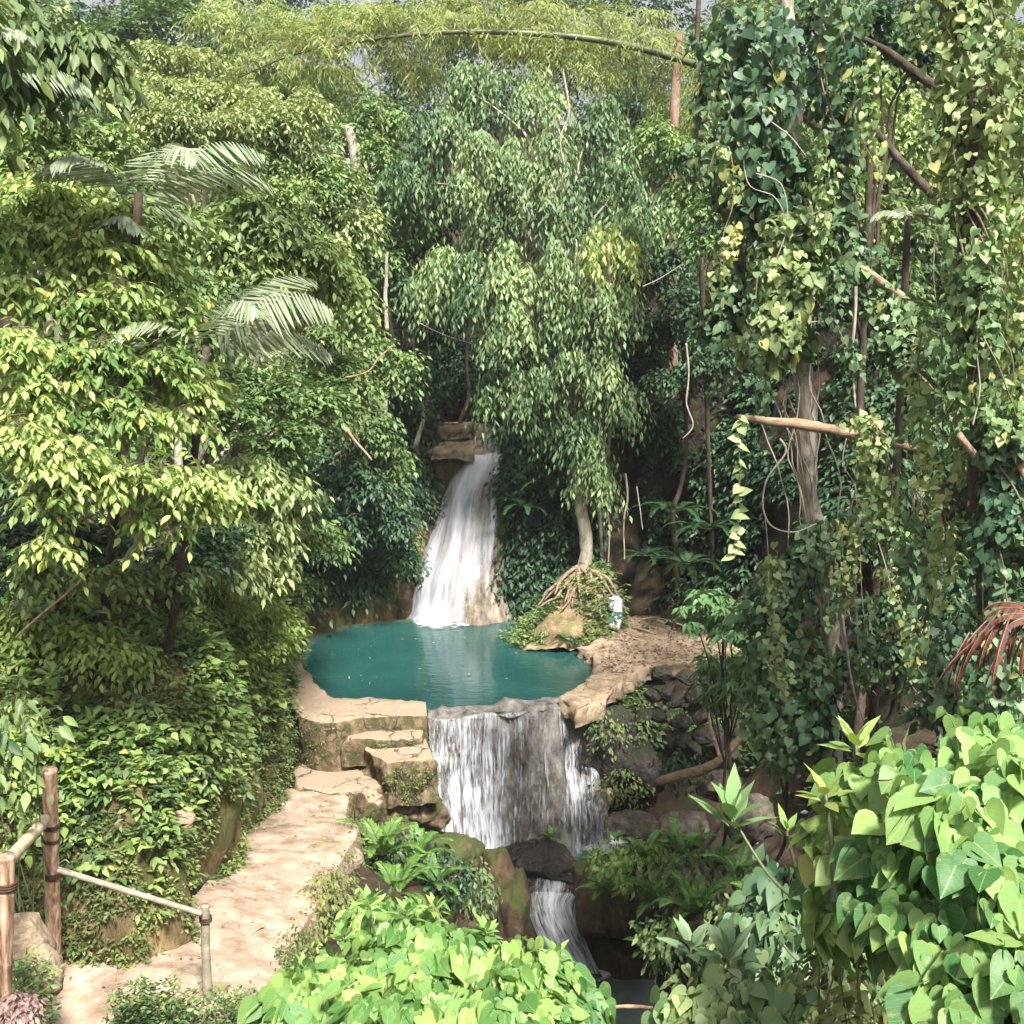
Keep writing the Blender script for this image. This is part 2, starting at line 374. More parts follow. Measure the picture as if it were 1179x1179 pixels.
# leaf templates: (side, along, normal)
def _sym(half, mids):
    pass
TPL = {}
TPL['tiny'] = (A3([0, 0, 0], [-.5, .45, .14], [0, 1, -.08], [.5, .45, .14]).reshape(-1, 3), [], [[0, 1, 2], [0, 2, 3]])
TPL['oval'] = (A3([0, 0, 0], [-.36, .22, .10], [-.46, .5, .13], [-.24, .8, .05], [0, 1.05, -.12], [.24, .8, .05], [.46, .5, .13], [.36, .22, .10], [0, .3, 0], [0, .65, -.02]).reshape(-1, 3),
               [[1, 8, 9, 2], [8, 7, 6, 9]], [[0, 8, 1], [0, 7, 8], [2, 9, 3], [3, 9, 4], [9, 6, 5], [9, 5, 4]])
def _heart():
    n = 9; out = []
    hs = [(0, .0, 0), (.16, -.13, .06), (.36, -.14, .12), (.52, .0, .15), (.56, .22, .13), (.47, .46, .08), (.30, .70, .02), (.13, .90, -.06), (0, 1.06, -.14)]
    V = [np.array(h) for h in hs]+[np.array([-h[0], h[1], h[2]]) for h in hs[1:-1]]
    mid = [(0, .22, .0), (0, .46, -.01), (0, .72, -.04)]
    k = len(V); V += [np.array(m) for m in mid]
    R = list(range(0, 9)); Lf = [0]+list(range(9, 16))+[8]
    T = []
    for S, fl in ((R, 0), (Lf, 1)):
        seq = [(S[0], S[1], k), (S[1], S[2], k), (S[2], S[3], k), (S[3], S[4], k), (S[4], k+1, k), (S[4], S[5], k+1), (S[5], k+2, k+1), (S[5], S[6], k+2), (S[6], S[7], k+2), (S[7], S[8], k+2)]
        T += [s if fl else s[::-1] for s in seq]
    return np.array(V), [], T
TPL['heart'] = _heart()
TPL['lance'] = (A3([0, 0, 0], [-.5, .3, .1], [-.4, .62, .06], [0, 1, -.2], [.4, .62, .06], [.5, .3, .1], [0, .32, 0], [0, .64, -.03]).reshape(-1, 3),
                [[1, 6, 7, 2], [6, 5, 4, 7]], [[0, 6, 1], [0, 5, 6], [2, 7, 3], [7, 4, 3]])
TPL['ribbon'] = (A3([-.15, 0, 0], [.15, 0, 0], [.5, .35, -.02], [-.5, .35, -.02], [.38, .72, -.10], [-.38, .72, -.10], [0, 1, -.25]).reshape(-1, 3),
                 [[0, 1, 2, 3], [3, 2, 4, 5]], [[5, 4, 6]])

class Leaves:
    def __init__(s): s.a = []
    def add(s, pos, tip, nrm, L, W, tint):
        n = len(pos); b = lambda x: np.broadcast_to(np.asarray(x, float), (n,)).copy()
        s.a.append((np.asarray(pos, float), np.asarray(tip, float), np.asarray(nrm, float), b(L), b(W), b(tint)))
    def build(s, name, tpl, mat, parent=None):
        pos, tip, nrm = [np.concatenate([x[i] for x in s.a]) for i in range(3)]
        L, W, tint = [np.concatenate([x[i] for x in s.a]) for i in range(3, 6)]
        tip = nrmz(tip); nrm = nrmz(nrm-tip*(nrm*tip).sum(1, keepdims=True)); side = np.cross(tip, nrm)
        T, Q, R = TPL[tpl]; T = np.asarray(T); k = len(T); n = len(pos)
        curl = 1+.8*(RNG.random(n)-.5) if tpl != 'heart' else .2+1.5*RNG.random(n)
        V = pos[:, None]+side[:, None]*(T[None, :, :1]*W[:, None, None])+tip[:, None]*(T[None, :, 1:2]*L[:, None, None])+nrm[:, None]*(T[None, :, 2:]*(W*curl)[:, None, None])
        off = (np.arange(n)*k)[:, None, None]; F = []
        if len(Q): F.append((np.asarray(Q)[None]+off).reshape(-1, 4))
        if len(R): F.append((np.asarray(R)[None]+off).reshape(-1, 3))
        at = {'tint': np.repeat(tint, k)}
        if tpl in ('heart', 'lance', 'oval'): at['lc'] = np.tile(T, (n, 1))
        return mesh(name, V.reshape(-1, 3), F, mat, parent, at, smooth=(tpl in ('heart',)))

def rdir(n, rng=RNG): return nrmz(rng.normal(size=(n, 3)))
def sprays(Lv, o, d, ln, m, L, W, sag=.25, ldroop=.3, tint=None, jit=.25, rng=RNG, upn=1.0, twigs=None, twr=.004):
    K = len(o); s = np.linspace(.12, 1, m)[None, :, None]
    o = o[:, None]; d0 = nrmz(d)[:, None]; ln = np.broadcast_to(ln, (K,))[:, None, None]
    dn = np.array([0, 0, -1.])
    pos = o+d0*ln*s+dn*sag*ln*s*s
    tan = nrmz(d0+dn*2*sag*s)
    side = nrmz(np.cross(tan, UP+1e-3))
    alt = np.where(np.arange(m) % 2 == 0, 1., -1.)[None, :, None]*np.where(rng.random((K, 1, 1)) < .5, 1, -1)
    fw = np.where(np.arange(m) == m-1, 3., .55)[None, :, None]
    tip = nrmz(tan*fw+side*alt*.8+rng.normal(size=(K, m, 3))*jit+dn*ldroop)
    n0 = UP*upn+rng.normal(size=(K, m, 3))*.4
    n0 = n0+ (1-min(1, upn))*d0
    if tint is None: tint = rng.random(K)*.75
    tt = np.clip(np.broadcast_to(tint, (K,))[:, None]+rng.normal(size=(K, m))*.14, 0, .92)
    LL = L*(.65+.55*rng.random((K, m)))
    Lv.add(pos.reshape(-1, 3), tip.reshape(-1, 3), n0.reshape(-1, 3), LL.ravel(), (LL*W/L).ravel(), tt.ravel())
    if twigs is not None:
        for k in range(K):
            twigs.tube(np.vstack([o[k, 0][None]-d0[k]*ln[k, 0]*.25, pos[k, ::max(1, m//3)]]), [twr, twr*.4], 3, caps=False)

def clump(Lv, c, r, cover, L, W, m=6, sag=.25, ldroop=.3, flat=.5, tint=(0, .75), slen=3.2, rng=RNG, upn=1.0, odd=0., twigs=None, down=0.):
    """one ball of foliage made of leafy sprays that point outwards"""
    c = np.asarray(c, float); r = np.asarray(r, float)
    area = math.pi*r[0]*r[2]; Nn = cover*area*2/(.5*L*W); K = max(3, int(Nn/m))
    D = rdir(K, rng); D[:, 2] = np.where(rng.random(K) < .35, np.abs(D[:, 2]), D[:, 2])
    l = L*slen*(.6+.7*rng.random(K))
    rr = .25+.75*rng.random(K)**.5
    o = c+D*r*rr[:, None]-D*l[:, None]*.5
    d = D*np.array([1, 1, flat])+rng.normal(size=(K, 3))*.3+np.array([0, 0, -down])
    tn = tint[0]+(tint[1]-tint[0])*np.clip(.5+.5*fbm(o*1.1, 3, 2)+rng.normal(size=K)*.2, 0, 1)
    sprays(Lv, o, d, l, m, L, W, sag, ldroop, tn, rng=rng, upn=upn, twigs=twigs)
    if odd > 0:
        a = Lv.a[-1]; sel = rng.random(len(a[5])) < odd; a[5][sel] = 1.0

def px(u, v, d, ru, rv, ry=None):
    k = d/FPX
    return P(u, v, d), A3(ru*k, (ry if ry else (ru+rv)*.5*k), rv*k)

def limb(g, a, b, r0, r1, lift=.15, seed=0, n=9, seg=7):
    a, b = np.asarray(a, float), np.asarray(b, float); L = np.linalg.norm(b-a)
    m1 = a+(b-a)*.35+UP*L*lift; m2 = a+(b-a)*.7+UP*L*lift*.8
    g.tube([a, m1, m2, b], [r0, r1], seg, n, wob=L*.06, seed=seed)

def tree(name, label, cat, trunk, tr, clumps, L, W, mat, bark='bark', tpl='tiny', cover=1.6, group=None, m=6, sag=.25, ldroop=.3, flat=.5,
         tint=(0, .75), limbs=True, upn=1., odd=0., slen=3.2, crown='crown', twigs=False, down=0., split=6):
    """clumps: (u, v, d, ru, rv[, tint_lo, tint_hi]) ; trunk: list of world points"""
    base = np.asarray(trunk[0], float)
    root = empty(name, label, cat, base, group)
    g = Geo(); pts = g.tube(trunk, tr, 10, 24, wob=.12, seed=int(abs(base[0])*10), rough=.12)
    Lv = Leaves(); tw = Geo() if twigs else None
    for i, q in enumerate(clumps):
        c, r = px(*q[:5]); tn = q[5:7] if len(q) > 6 else tint
        # break the mass into smaller tufts, so that light and shade show
        k = split
        for j in range(k):
            D = rdir(1)[0]; cc = c+D*r*.62; r2 = r*(.45+.2*RNG.random())
            clump(Lv, cc, r2, cover, L, W, m, sag, ldroop, flat, tn, slen, upn=upn, odd=odd, twigs=tw, down=down)
        if limbs:
            j = np.argmin(np.linalg.norm(pts-(c-UP*.3*np.linalg.norm(c-base)), axis=1))
            limb(g, pts[j], c-UP*r[2]*.4, max(.015, min(.05, tr[0]*.32)), .008, seed=i)
    g.build('trunk', M[bark], root)
    Lv.build(crown, tpl, M[mat], root)
    if tw is not None and tw.n: tw.build('twigs', M['twig'], root)
    return root

# surface sampler for ground cover
def sample_grid(G, n, keep=None, flip=False):
    A, B, Cc, D = G[:-1, :-1], G[1:, :-1], G[1:, 1:], G[:-1, 1:]
    nn = np.cross(B-A, D-A); ar = np.linalg.norm(nn, axis=-1).ravel()
    idx = RNG.choice(len(ar), n, p=ar/ar.sum())
    s, t = RNG.random((n, 1)), RNG.random((n, 1))
    a, b, c, d = [q.reshape(-1, 3)[idx] for q in (A, B, Cc, D)]
    p = a*(1-s)*(1-t)+b*s*(1-t)+c*s*t+d*(1-s)*t
    nr = nrmz(nn.reshape(-1, 3)[idx]); nr = nr*np.sign((nr*(A3(0, 0, 14)-p)).sum(1, keepdims=True))
    if keep is not None:
        u, v = proj(p); k = keep(u, v, p); p, nr = p[k], nr[k]
    return p, nr
def cover_plants(Lv, p, nr, L, W, m=5, slen=2.2, sag=.3, ldroop=.35, out=.5, tint=(0, .8), odd=.02, upn=.7, twigs=None):
    d = nr*out+UP*.5+RNG.normal(size=p.shape)*.45
    tn = tint[0]+(tint[1]-tint[0])*np.clip(.5+.6*fbm(p*1.7, 5, 3)+RNG.normal(size=len(p))*.2, 0, 1)
    sc = .6+.8*RNG.random(len(p))
    sprays(Lv, p, d, L*slen*sc, m, L, W, sag, ldroop, tn, upn=upn, twigs=twigs)
    a = Lv.a[-1]; sel = RNG.random(len(a[5])) < odd; a[5][sel] = 1.0

#SPLIT
# ------------------------------------------------------------------ the ground sheet
CTL = [  # (x, y, z)
    (0, -3, 5.2), (-5, -2, 5.2), (5, -2, 5.2), (0, 1.5, 4.8), (-3, 3, 4.3), (3, 3, 4.6), (5, 4, 4.6), (-6, 6, 3.2), (-3.5, 7.2, 1.3), (-5, 8.2, .95), (-3.4, 9.2, .6), (-2.6, 10.3, .45),
    (-1.2, 8, 1.2), (0, 6.5, 1.8), (1.3, 7.5, .4), (3, 6.5, 1.8), (5, 7, 2.8), (8, 8, 4.2), (-2.6, 13, -.15), (-3.6, 13, -.1), (-2.9, 11.6, .25), (-2.5, 15, -.6), (-3.4, 15.3, -.5), (-3.1, 17.5, -1.1), (-2.6, 19.3, -1.1), (-1.5, 13, -.8), (-1.2, 10.5, -.3),
    (-1.6, 16, -1.2), (-.7, 16.5, -2.6), (-.3, 14, -3.4), (1.2, 9.5, -3.2), (1.3, 12, -5.6), (1.6, 15, -5.6), (2.0, 17.5, -5.6), (2.6, 18.3, -5.2), (1.2, 18.5, -5.3), (.9, 19.6, -3.3),
    (-.4, 20.0, -2.8), (.8, 20.3, -2.8), (1.8, 20.2, -2.8), (3.3, 18, -2.7), (2.9, 19.5, -2.1), (4.2, 19, -1.9), (4.8, 17.5, -1.3), (3.2, 15, -1.9), (3.6, 12.5, -.5), (3.6, 10, .6), (2.4, 9, -.8), (2.4, 12, -2.2),
    (5.5, 14, 2.0), (5, 11.5, 2.2), (7, 12, 3.6), (9, 16, 5.2), (6.5, 17.5, 2.0), (6.2, 20.5, .8), (7.5, 22.5, 1.8), (9.5, 25, 4.5),
    (-4, 22, -1.0), (-2, 24, -1.6), (0, 24, -1.6), (0, 27, -1.6), (-3, 27, -1.6), (1.5, 22.6, -.8), (3.2, 24, -.2), (4.5, 24.5, .0), (3, 27, .0), (5, 26.5, .3), (2, 25.5, -.4), (4.2, 21.6, -1.6), (3, 21.2, -1.8),
    (4.5, 29.5, 1.6), (6.5, 29, 3.2), (2.5, 30.5, 3.0), (-1.4, 31.5, 3.2), (-1.2, 34, 3.6), (-1, 37, 4.2), (-.9, 40, 6), (-1, 44, 10), (-5, 30.5, 3.5), (-8, 28, 3.8), (-8, 24, 3.3), (-7.4, 20.5, 2.8), (-7, 16, 3.2), (-7, 12.5, 3.6), (-8.5, 9.5, 4.0),
    (-12, 14, 6.5), (-12, 22, 7.5), (-12, 30, 9.0), (-7, 34, 8.0), (3, 35, 8.5), (8, 33, 8.5), (12, 26, 8.5), (13, 18, 8.0), (14, 10, 7.0), (-4, 38, 10), (3, 40, 11.5), (-16, 10, 7.5), (-13, 4, 6),
    (-10, 42, 14), (0, 46, 15.5), (10, 42, 14.5), (18, 34, 14), (20, 20, 12), (-20, 25, 12), (-20, 40, 16), (0, 56, 18), (15, 54, 18), (-15, 55, 18), (30, 45, 18), (-30, 45, 18), (-34, 20, 15), (34, 18, 14),
    (0, 75, 19), (40, 75, 19), (-40, 75, 19), (-30, -10, 7), (30, -10, 7), (0, -20, 5)]
CT = np.array(CTL, float)
def H(x, y):
    x = np.asarray(x, float); sh = x.shape; x = x.ravel(); y = np.asarray(y, float).ravel()
    out = np.zeros(len(x))
    for s in range(0, len(x), 20000):
        dx = x[s:s+20000, None]-CT[None, :, 0]; dy = y[s:s+20000, None]-CT[None, :, 1]
        w = 1/(dx*dx+dy*dy+.12)**2.0
        out[s:s+20000] = (w*CT[None, :, 2]).sum(1)/w.sum(1)
    return out.reshape(sh)
def Hn(x, y):
    z = H(x, y); X = np.stack([x, y, z*.3], -1)
    return z+fbm(X*.55, 2, 5)*.16
def nonuni(lo, hi, a, b, fine):
    out = [np.arange(a, b, fine)]
    s = fine; p = b; up = []
    while p < hi: up.append(p); s *= 1.22; p += s
    s = fine; p = a; dn = []
    while p > lo: s *= 1.22; p -= s; dn.append(p)
    return np.concatenate([dn[::-1], out[0], up])
gx = nonuni(-900, 900, -12, 12, .17); gy = nonuni(-500, 1500, 4, 33, .17)
GX, GY = np.meshgrid(gx, gy, indexing='ij')
GZ = Hn(GX, GY)
G_ground = np.stack([GX, GY, GZ], -1)
o = grid_obj('ground', G_ground, M['soil']); tag(o, kind='structure')
def gpt(x, y): return A3(x, y, float(Hn(np.array([x]), np.array([y]))[0]))

# ------------------------------------------------------------------ left bank and back wall
BK = [
    [(-260, 1120, 9.0), (-260, 960, 9.3), (-260, 800, 10.2), (-260, 700, 11.5), (-260, 640, 14)],
    [(-60, 1110, 9.9), (-60, 960, 10.1), (-60, 800, 11), (-60, 710, 12.3), (-60, 650, 15)],
    [(65, 1104, 10.2), (68, 960, 10.5), (62, 820, 11.3), (40, 720, 12.8), (20, 660, 15.5)],
    [(172, 1108, 10.2), (176, 960, 10.7), (172, 810, 11.8), (160, 700, 13.4), (140, 650, 16)],
    [(232, 1045, 12.2), (236, 920, 12.5), (236, 800, 13.2), (230, 690, 14.8), (215, 640, 17)],
    [(286, 975, 15.1), (284, 890, 15.2), (282, 790, 15.8), (285, 700, 16.8), (280, 645, 19)],
    [(322, 905, 18.0), (314, 840, 18.1), (310, 760, 18.5), (318, 700, 19.3), (310, 650, 21)],
    [(340, 872, 19.8), (330, 810, 20.0), (322, 745, 20.5), (325, 700, 21.2), (310, 650, 23)],
    [(338, 775, 23.4), (334, 745, 23.8), (328, 705, 24.2), (326, 660, 25), (310, 600, 26.5)],
    [(352, 738, 26.0), (346, 712, 26.3), (344, 670, 26.6), (340, 600, 27.5), (335, 520, 29.5)],
    [(392, 722, 27.6), (388, 690, 27.8), (380, 630, 28.0), (376, 560, 28.6), (370, 460, 30.5)],
    [(440, 718, 28.4), (442, 670, 28.6), (440, 600, 28.8), (438, 530, 29.4), (436, 440, 31)],
    [(482, 716, 28.9), (484, 670, 29.2), (490, 600, 29.6), (492, 540, 30.2), (490, 470, 31.5)],
    [(530, 714, 29.6), (535, 660, 29.9), (540, 600, 30.2), (542, 540, 30.6), (540, 500, 31.4)]]
G_bank = loft([[P(*q) for q in s] for s in BK], 260, 90, .22, .75, 3, flip=True, ridge=.9, vstretch=.6, oct=6)
G_bank[:, 0] += A3(0, 0, -.35)
o = grid_obj('rock_bank', G_bank, M['bankrock']); tag(o, kind='structure')
# back wall right of the falls and the earth cliff, shade in its dark colour
RK = [
    [(560, 716, 29.0), (566, 640, 29.3), (570, 560, 29.8), (578, 500, 30.4), (585, 440, 31.5)],
    [(600, 718, 28.4), (604, 650, 28.6), (608, 570, 29.0), (612, 490, 29.6), (615, 400, 31)],
    [(650, 716, 28.0), (654, 650, 28.2), (660, 570, 28.5), (664, 480, 29.2), (668, 380, 31)],
    [(700, 712, 28.2), (704, 650, 28.6), (708, 570, 29.0), (712, 480, 29.4), (716, 380, 31)],
    [(752, 708, 27.8), (758, 650, 28.4), (764, 570, 28.8), (770, 480, 29.2), (775, 370, 31)],
    [(810, 706, 26.8), (820, 650, 27.4), (826, 570, 27.8), (832, 480, 28.2), (840, 360, 30)],
    [(880, 716, 24.6), (886, 650, 25.2), (892, 570, 25.8), (898, 480, 26.4), (905, 360, 28)],
    [(960, 735, 21.5), (968, 650, 22), (975, 570, 22.6), (982, 480, 23.4), (990, 380, 25)]]
G_cliff = loft([[P(*q) for q in s] for s in RK], 180, 90, .25, .8, 13, flip=True, ridge=.8, vstretch=.6, oct=6)
G_cliff[:, 0] += A3(0, 0, -.5)
M['earth'] = surf_mat('earth_cliff', [(.3, (.010, .007, .006)), (.52, (.028, .019, .014)), (.78, (.12, .07, .035))], 1.6, bump=1, bscale=8, bdist=.12,  # near-black browns: shade of the gorge put into the colour
                      patches=[(2.2, .5, (.03, .045, .015), .7)])
o = grid_obj('earth_cliff', G_cliff, M['earth']); tag(o, kind='structure')

# ------------------------------------------------------------------ pool, weir, rims
pool_px = [(338, 772), (340, 752), (352, 738), (375, 726), (420, 717), (470, 713), (530, 712), (590, 714), (600, 730), (640, 742), (690, 750), (705, 770), (695, 795), (670, 812), (600, 818), (500, 826), (480, 830), (400, 822), (360, 800)]
cx_, cy_ = -1.6, 24.4
pp = np.array([PZ(u, v, 0) for u, v in pool_px]); pp = np.vstack([pp, pp[:1]])
ring = cr(pp, 90); ring[:, 2] = 0
s_ = np.linspace(0, 1, 16)[None, :, None]
G_pool = A3(cx_, cy_, 0)+(ring[:, None]-A3(cx_, cy_, 0))*s_
o = grid_obj('pool_water', G_pool, M['pool'], lc=np.broadcast_to(s_, G_pool.shape).copy()); tag(o, kind='structure')

def slab(name, top, thick, mat, kind='structure', step=.10, amp=.05, seed=0, under=.0, label=None, cat=None, z=None, mound=None, batter=.12):
    """irregular stone slab from an outline of world points: gridded top, rough sides"""
    T = np.asarray(top, float); c = T.mean(0); n = max(60, int(np.linalg.norm(np.diff(np.vstack([T, T[:1]]), axis=0), axis=1).sum()/step))
    T2 = np.vstack([T[-1:], T, T[:2]]); k = len(T)
    seg = []
    per = [np.linalg.norm(T[(i+1) % k]-T[i]) for i in range(k)]
    for i in range(k):
        m = max(2, int(n*per[i]/sum(per))); s = np.linspace(0, 1, m, endpoint=False)[:, None]
        lin = T[i]*(1-s)+T[(i+1) % k]*s; seg.append(lin)
    R = np.vstack(seg)
    for _ in range(2): R = (np.roll(R, 1, 0)+2*R+np.roll(R, -1, 0))/4
    R[:, :2] += np.stack([fbm(R*1.9, seed, 4), fbm(R*1.9, seed+7, 4)], 1)*amp*1.3
    rows = [c+(R-c)*s for s in np.linspace(0, .97, max(8, int(np.linalg.norm(R-c, axis=1).max()/step*.7)))]
    e = R.copy(); rows.append(e+A3(0, 0, -.012)); out = nrmz((R-c)*A3(1, 1, 0))
    m = max(5, int(thick/.09))
    for j in range(1, m+1):
        f = j/m; q = R+out*(batter*f*thick*.4+.015)+A3(0, 0, -thick*f-.03)
        q = q+out*(fbm(q*A3(1, 1, 1)*2.6, seed+3, 5)*amp*1.9)[:, None]
        rows.append(q)
    G = np.stack(rows, 1); G = np.concatenate([G, G[:1]], 0)
    up = fbm(G*1.6, seed+5, 4)*amp*.55
    nt_ = len(rows)-m
    G[:, :nt_, 2] += up[:, :nt_]
    G[:, nt_:, 2] += up[:, nt_-1:nt_]
    o = grid_obj(name, G, mat, flip=True)
    return tag(o, label, cat, kind=kind), G
def PX(l, z): return [PZ(u, v, z) for u, v in l]
# left rim: strip along the pool edge
RIM = [((337, 752), (326, 770)), ((345, 764), (329, 790)), ((357, 779), (336, 812)), ((372, 795), (350, 829)), ((392, 806), (378, 835)), ((425, 807), (415, 829)), ((460, 808), (455, 826)), ((490, 811), (492, 826))]
prof = []
for (i, q) in RIM:
    a, b = PZ(*i, .26), PZ(*q, .26)
    prof.append([a+A3(0, .05, -.7), a+A3(0, .02, -.05), a*.9+b*.1+A3(0, 0, .04), a*.5+b*.5+A3(0, 0, .03), a*.1+b*.9+A3(0, 0, .02), b+A3(0, -.02, -.10), b+A3(0, -.1, -1.3)])
G_riml = loft(prof, 150, 60, .045, 2.2, 21, flip=True, oct=5)
o = grid_obj('pool_rim', G_riml, M['mosswall']); tag(o, kind='structure')
# steps beside the weir
o, g1 = slab('stone_step', PX([(393, 834), (440, 832), (486, 832), (489, 848), (455, 853), (425, 851), (400, 848)], .02), .5, M['mosswall'], seed=31, amp=.05)
o, g2 = slab('stone_platform', PX([(336, 884), (362, 873), (392, 871), (420, 878), (452, 882), (488, 876), (492, 892), (470, 900), (425, 909), (380, 912), (340, 908)], -.62), 1.7, M['mosswall'], seed=33, amp=.06)
o, g3 = slab('rock_shoulder', PX([(415, 850), (450, 850), (488, 850), (493, 868), (470, 878), (445, 876), (420, 865)], -.12), .8, M['mosswall'], seed=35, amp=.09)
# path: rows of (left, right) points
PATH = [((-60, 1125), (-40, 1250), .98), ((60, 1103), (75, 1210), .98), ((120, 1104), (150, 1195), .98), ((172, 1106), (225, 1185), .96), ((203, 1076), (300, 1150), .86), ((240, 1032), (335, 1082), .58), ((268, 994), (372, 1022), .2), ((286, 968), (400, 972), -.1),
        ((300, 946), (410, 950), -.34), ((316, 926), (396, 936), -.6), ((330, 908), (400, 914), -.72)]
prof = []
for (l, r, z) in PATH:
    a, b = PZ(*l, z), PZ(*r, z)
    a2 = a+(a-b)*.12
    prof.append([a2+A3(0, 0, .0), a*.8+b*.2+A3(0, 0, .02), (a+b)/2+A3(0, 0, .03), a*.2+b*.8+A3(0, 0, .02), b+A3(0, 0, -.01), b+(b-a)*.03+A3(0, 0, -.12), b+(b-a)*.08+A3(0, 0, -.6)])
G_path = loft(prof, 220, 60, .03, 1.6, 41, flip=True, oct=5)
o = grid_obj('path', G_path, M['path']); tag(o, kind='structure')
# right rim and the bare platform
o, g4 = slab('bare_platform', PX([(640, 803), (664, 797), (680, 781), (689, 766), (683, 752), (664, 744), (700, 735), (712, 715), (745, 700), (800, 696), (850, 700), (880, 730), (850, 752), (800, 762), (752, 766), (722, 778), (704, 795), (684, 812), (668, 818), (650, 812)], .22),
             .30, M['rim'], seed=43, amp=.11, batter=-.1)
# weir crest and face
cr_ = [PZ(492, 817, .05), PZ(560, 811, .05), PZ(620, 806, .05), PZ(672, 801, .05)]
fr_ = [PZ(493, 829, .03), PZ(560, 824, .03), PZ(622, 818, .03), PZ(684, 812, .03)]
bs = [(503, 962), (560, 985), (622, 980), (702, 966)]
prof = []
for i in range(4):
    a, b = cr_[i], fr_[i]; e = P(*bs[i], b[1]-.35)
    bulge = (0, .0, .30, .35)[i]
    prof.append([a+A3(0, .3, -.6), a+A3(0, .06, -.02), b+A3(0, .05, 0), b+A3(0, -.04, -.06), b*.72+e*.28+A3(0, -bulge*.4, 0), b*.4+e*.6+A3(0, -bulge, 0), e+A3(0, -bulge*.7, 0), e+A3(0, -.1, -.6)])
G_weir = loft(prof, 150, 130, .075, 1.5, 51, flip=True, ridge=.7, vstretch=.7, oct=6)
o = grid_obj('weir', G_weir, M['weir_rock']); tag(o, kind='structure')
# water curtain, three bodies of water with their own width
def sheet(name, G, j0, j1, off, mat, body, label, cat, i0=0, i1=None):
    S = G[i0:i1, j0:j1]; n = grid_normals(S)
    S = S.copy(); nu, nv = S.shape[:2]
    for _ in range(3): S[1:-1] = (S[:-2]+S[2:]+2*S[1:-1])/4; S[:, 1:-1] = (S[:, :-2]+S[:, 2:]+2*S[:, 1:-1])/4
    lu = np.concatenate([[0], np.cumsum(np.linalg.norm(np.diff(S[:, 0], axis=0), axis=1))]); lv = np.concatenate([[0], np.cumsum(np.linalg.norm(np.diff(S[nu//2], axis=0), axis=1))])
    U_, V_ = np.meshgrid(lu, lv, indexing='ij')
    Bd = body(U_/lu[-1], V_/lv[-1])
    S = S+A3(0, -1, .15)*off(V_/lv[-1])[..., None]
    o = grid_obj(name, S, mat, lc=np.stack([U_, V_, Bd], -1)); return tag(o, label, cat)
def bump1(x, c, w): return np.exp(-((x-c)/w)**2)
sheet('water_curtain', G_weir, 34, 118, lambda v: .05+.10*v, M['curtain'],
      lambda u, v: -.012+.10*bump1(u, .34, .18)*(.3+v)+.05*bump1(u, .12, .16)+.055*bump1(u, .88, .09)*(.3+.7*v)-.10*bump1(u, .60, .07)*(v+.1)-.05*bump1(u, .74, .05)+.10*(v > .86)*bump1(u, .3, .35)-.16*(v < .07),
      'white curtain of water pouring over the low weir below the pool', 'waterfall')
# upper waterfall: cone of tufa
TF = [(512, 492, 31.2, 522, 585, .05), (522, 500, 0, 0, 0, 0)]
rows = [(498, 548, 586, 31.0, .05), (522, 538, 586, 30.0, .10), (545, 526, 586, 29.8, .22), (575, 510, 588, 29.6, .32), (610, 499, 594, 29.3, .42), (650, 487, 600, 29.0, .5), (690, 476, 606, 28.7, .55), (716, 466, 612, 28.4, .6), (730, 462, 616, 28.3, .6)]
prof = []
for (v, u0, u1, d, b) in rows:
    pr = []
    for k in range(7):
        f = k/6; pr.append(P(u0+(u1-u0)*f, v, d-b*math.sin(math.pi*f)+(.5 if k in (0, 6) else 0)))
    prof.append(pr)
G_cone = loft(prof, 140, 90, .09, 1.3, 61, ridge=.9, vstretch=.3, oct=6)
G_cone = G_cone.transpose(1, 0, 2)
o = grid_obj('waterfall_rock', G_cone, M['tufa']); tag(o, kind='structure')
sheet('main_waterfall', G_cone, 18, 122, lambda v: .06+.05*v, M['fall'],
      lambda u, v: .12*bump1(u, .30-.06*v, .20)+.06*bump1(u, .12, .08)+.26*bump1(u, .66-.08*v, .022)*(v > .08)+.22*np.clip(.25-v, 0, 1)/.25*bump1(u, .45, .5)-.30*np.clip((u-(.74-.28*v))/.08, 0, 1)*np.clip(v*5, 0, 1)+.02,
      'tall white waterfall sliding down the tufa cone into the pool', 'waterfall')
# ledge above the falls
o, g5 = slab('rock_ledge', [P(498, 520, 29.9), P(520, 517, 29.6), P(546, 519, 29.7), P(552, 505, 30.6), P(552, 500, 32), P(530, 500, 32.4), P(500, 500, 32)], .22, M['rim'], seed=71, amp=.10)
o, g6 = slab('rock_ledge', [P(505, 490, 31.0), P(540, 488, 30.9), P(545, 486, 33), P(505, 486, 33)], .35, M['rim'], seed=73, amp=.09)
o, g7 = slab('rock_ledge', [P(545, 491, 30.6), P(582, 490, 30.6), P(590, 487, 33), P(545, 487, 33)], .30, M['rim'], seed=75, amp=.08)
S = loft([[P(u, v, d) for (v, d) in ((488, 30.9), (491, 30.4), (503, 30.15), (520, 29.75), (528, 29.55))] for u in (557, 563, 570, 577)], 20, 30, .02, 3, 5)
lu, lv = np.meshgrid(np.linspace(0, .5, 20), np.linspace(0, 1, 30), indexing='ij')
o = grid_obj('small_waterfall', S, M['fall'], lc=np.stack([lu, lv, lu*0+.04], -1)); tag(o, 'short thin spill of water over the brown ledge above the main falls', 'waterfall')
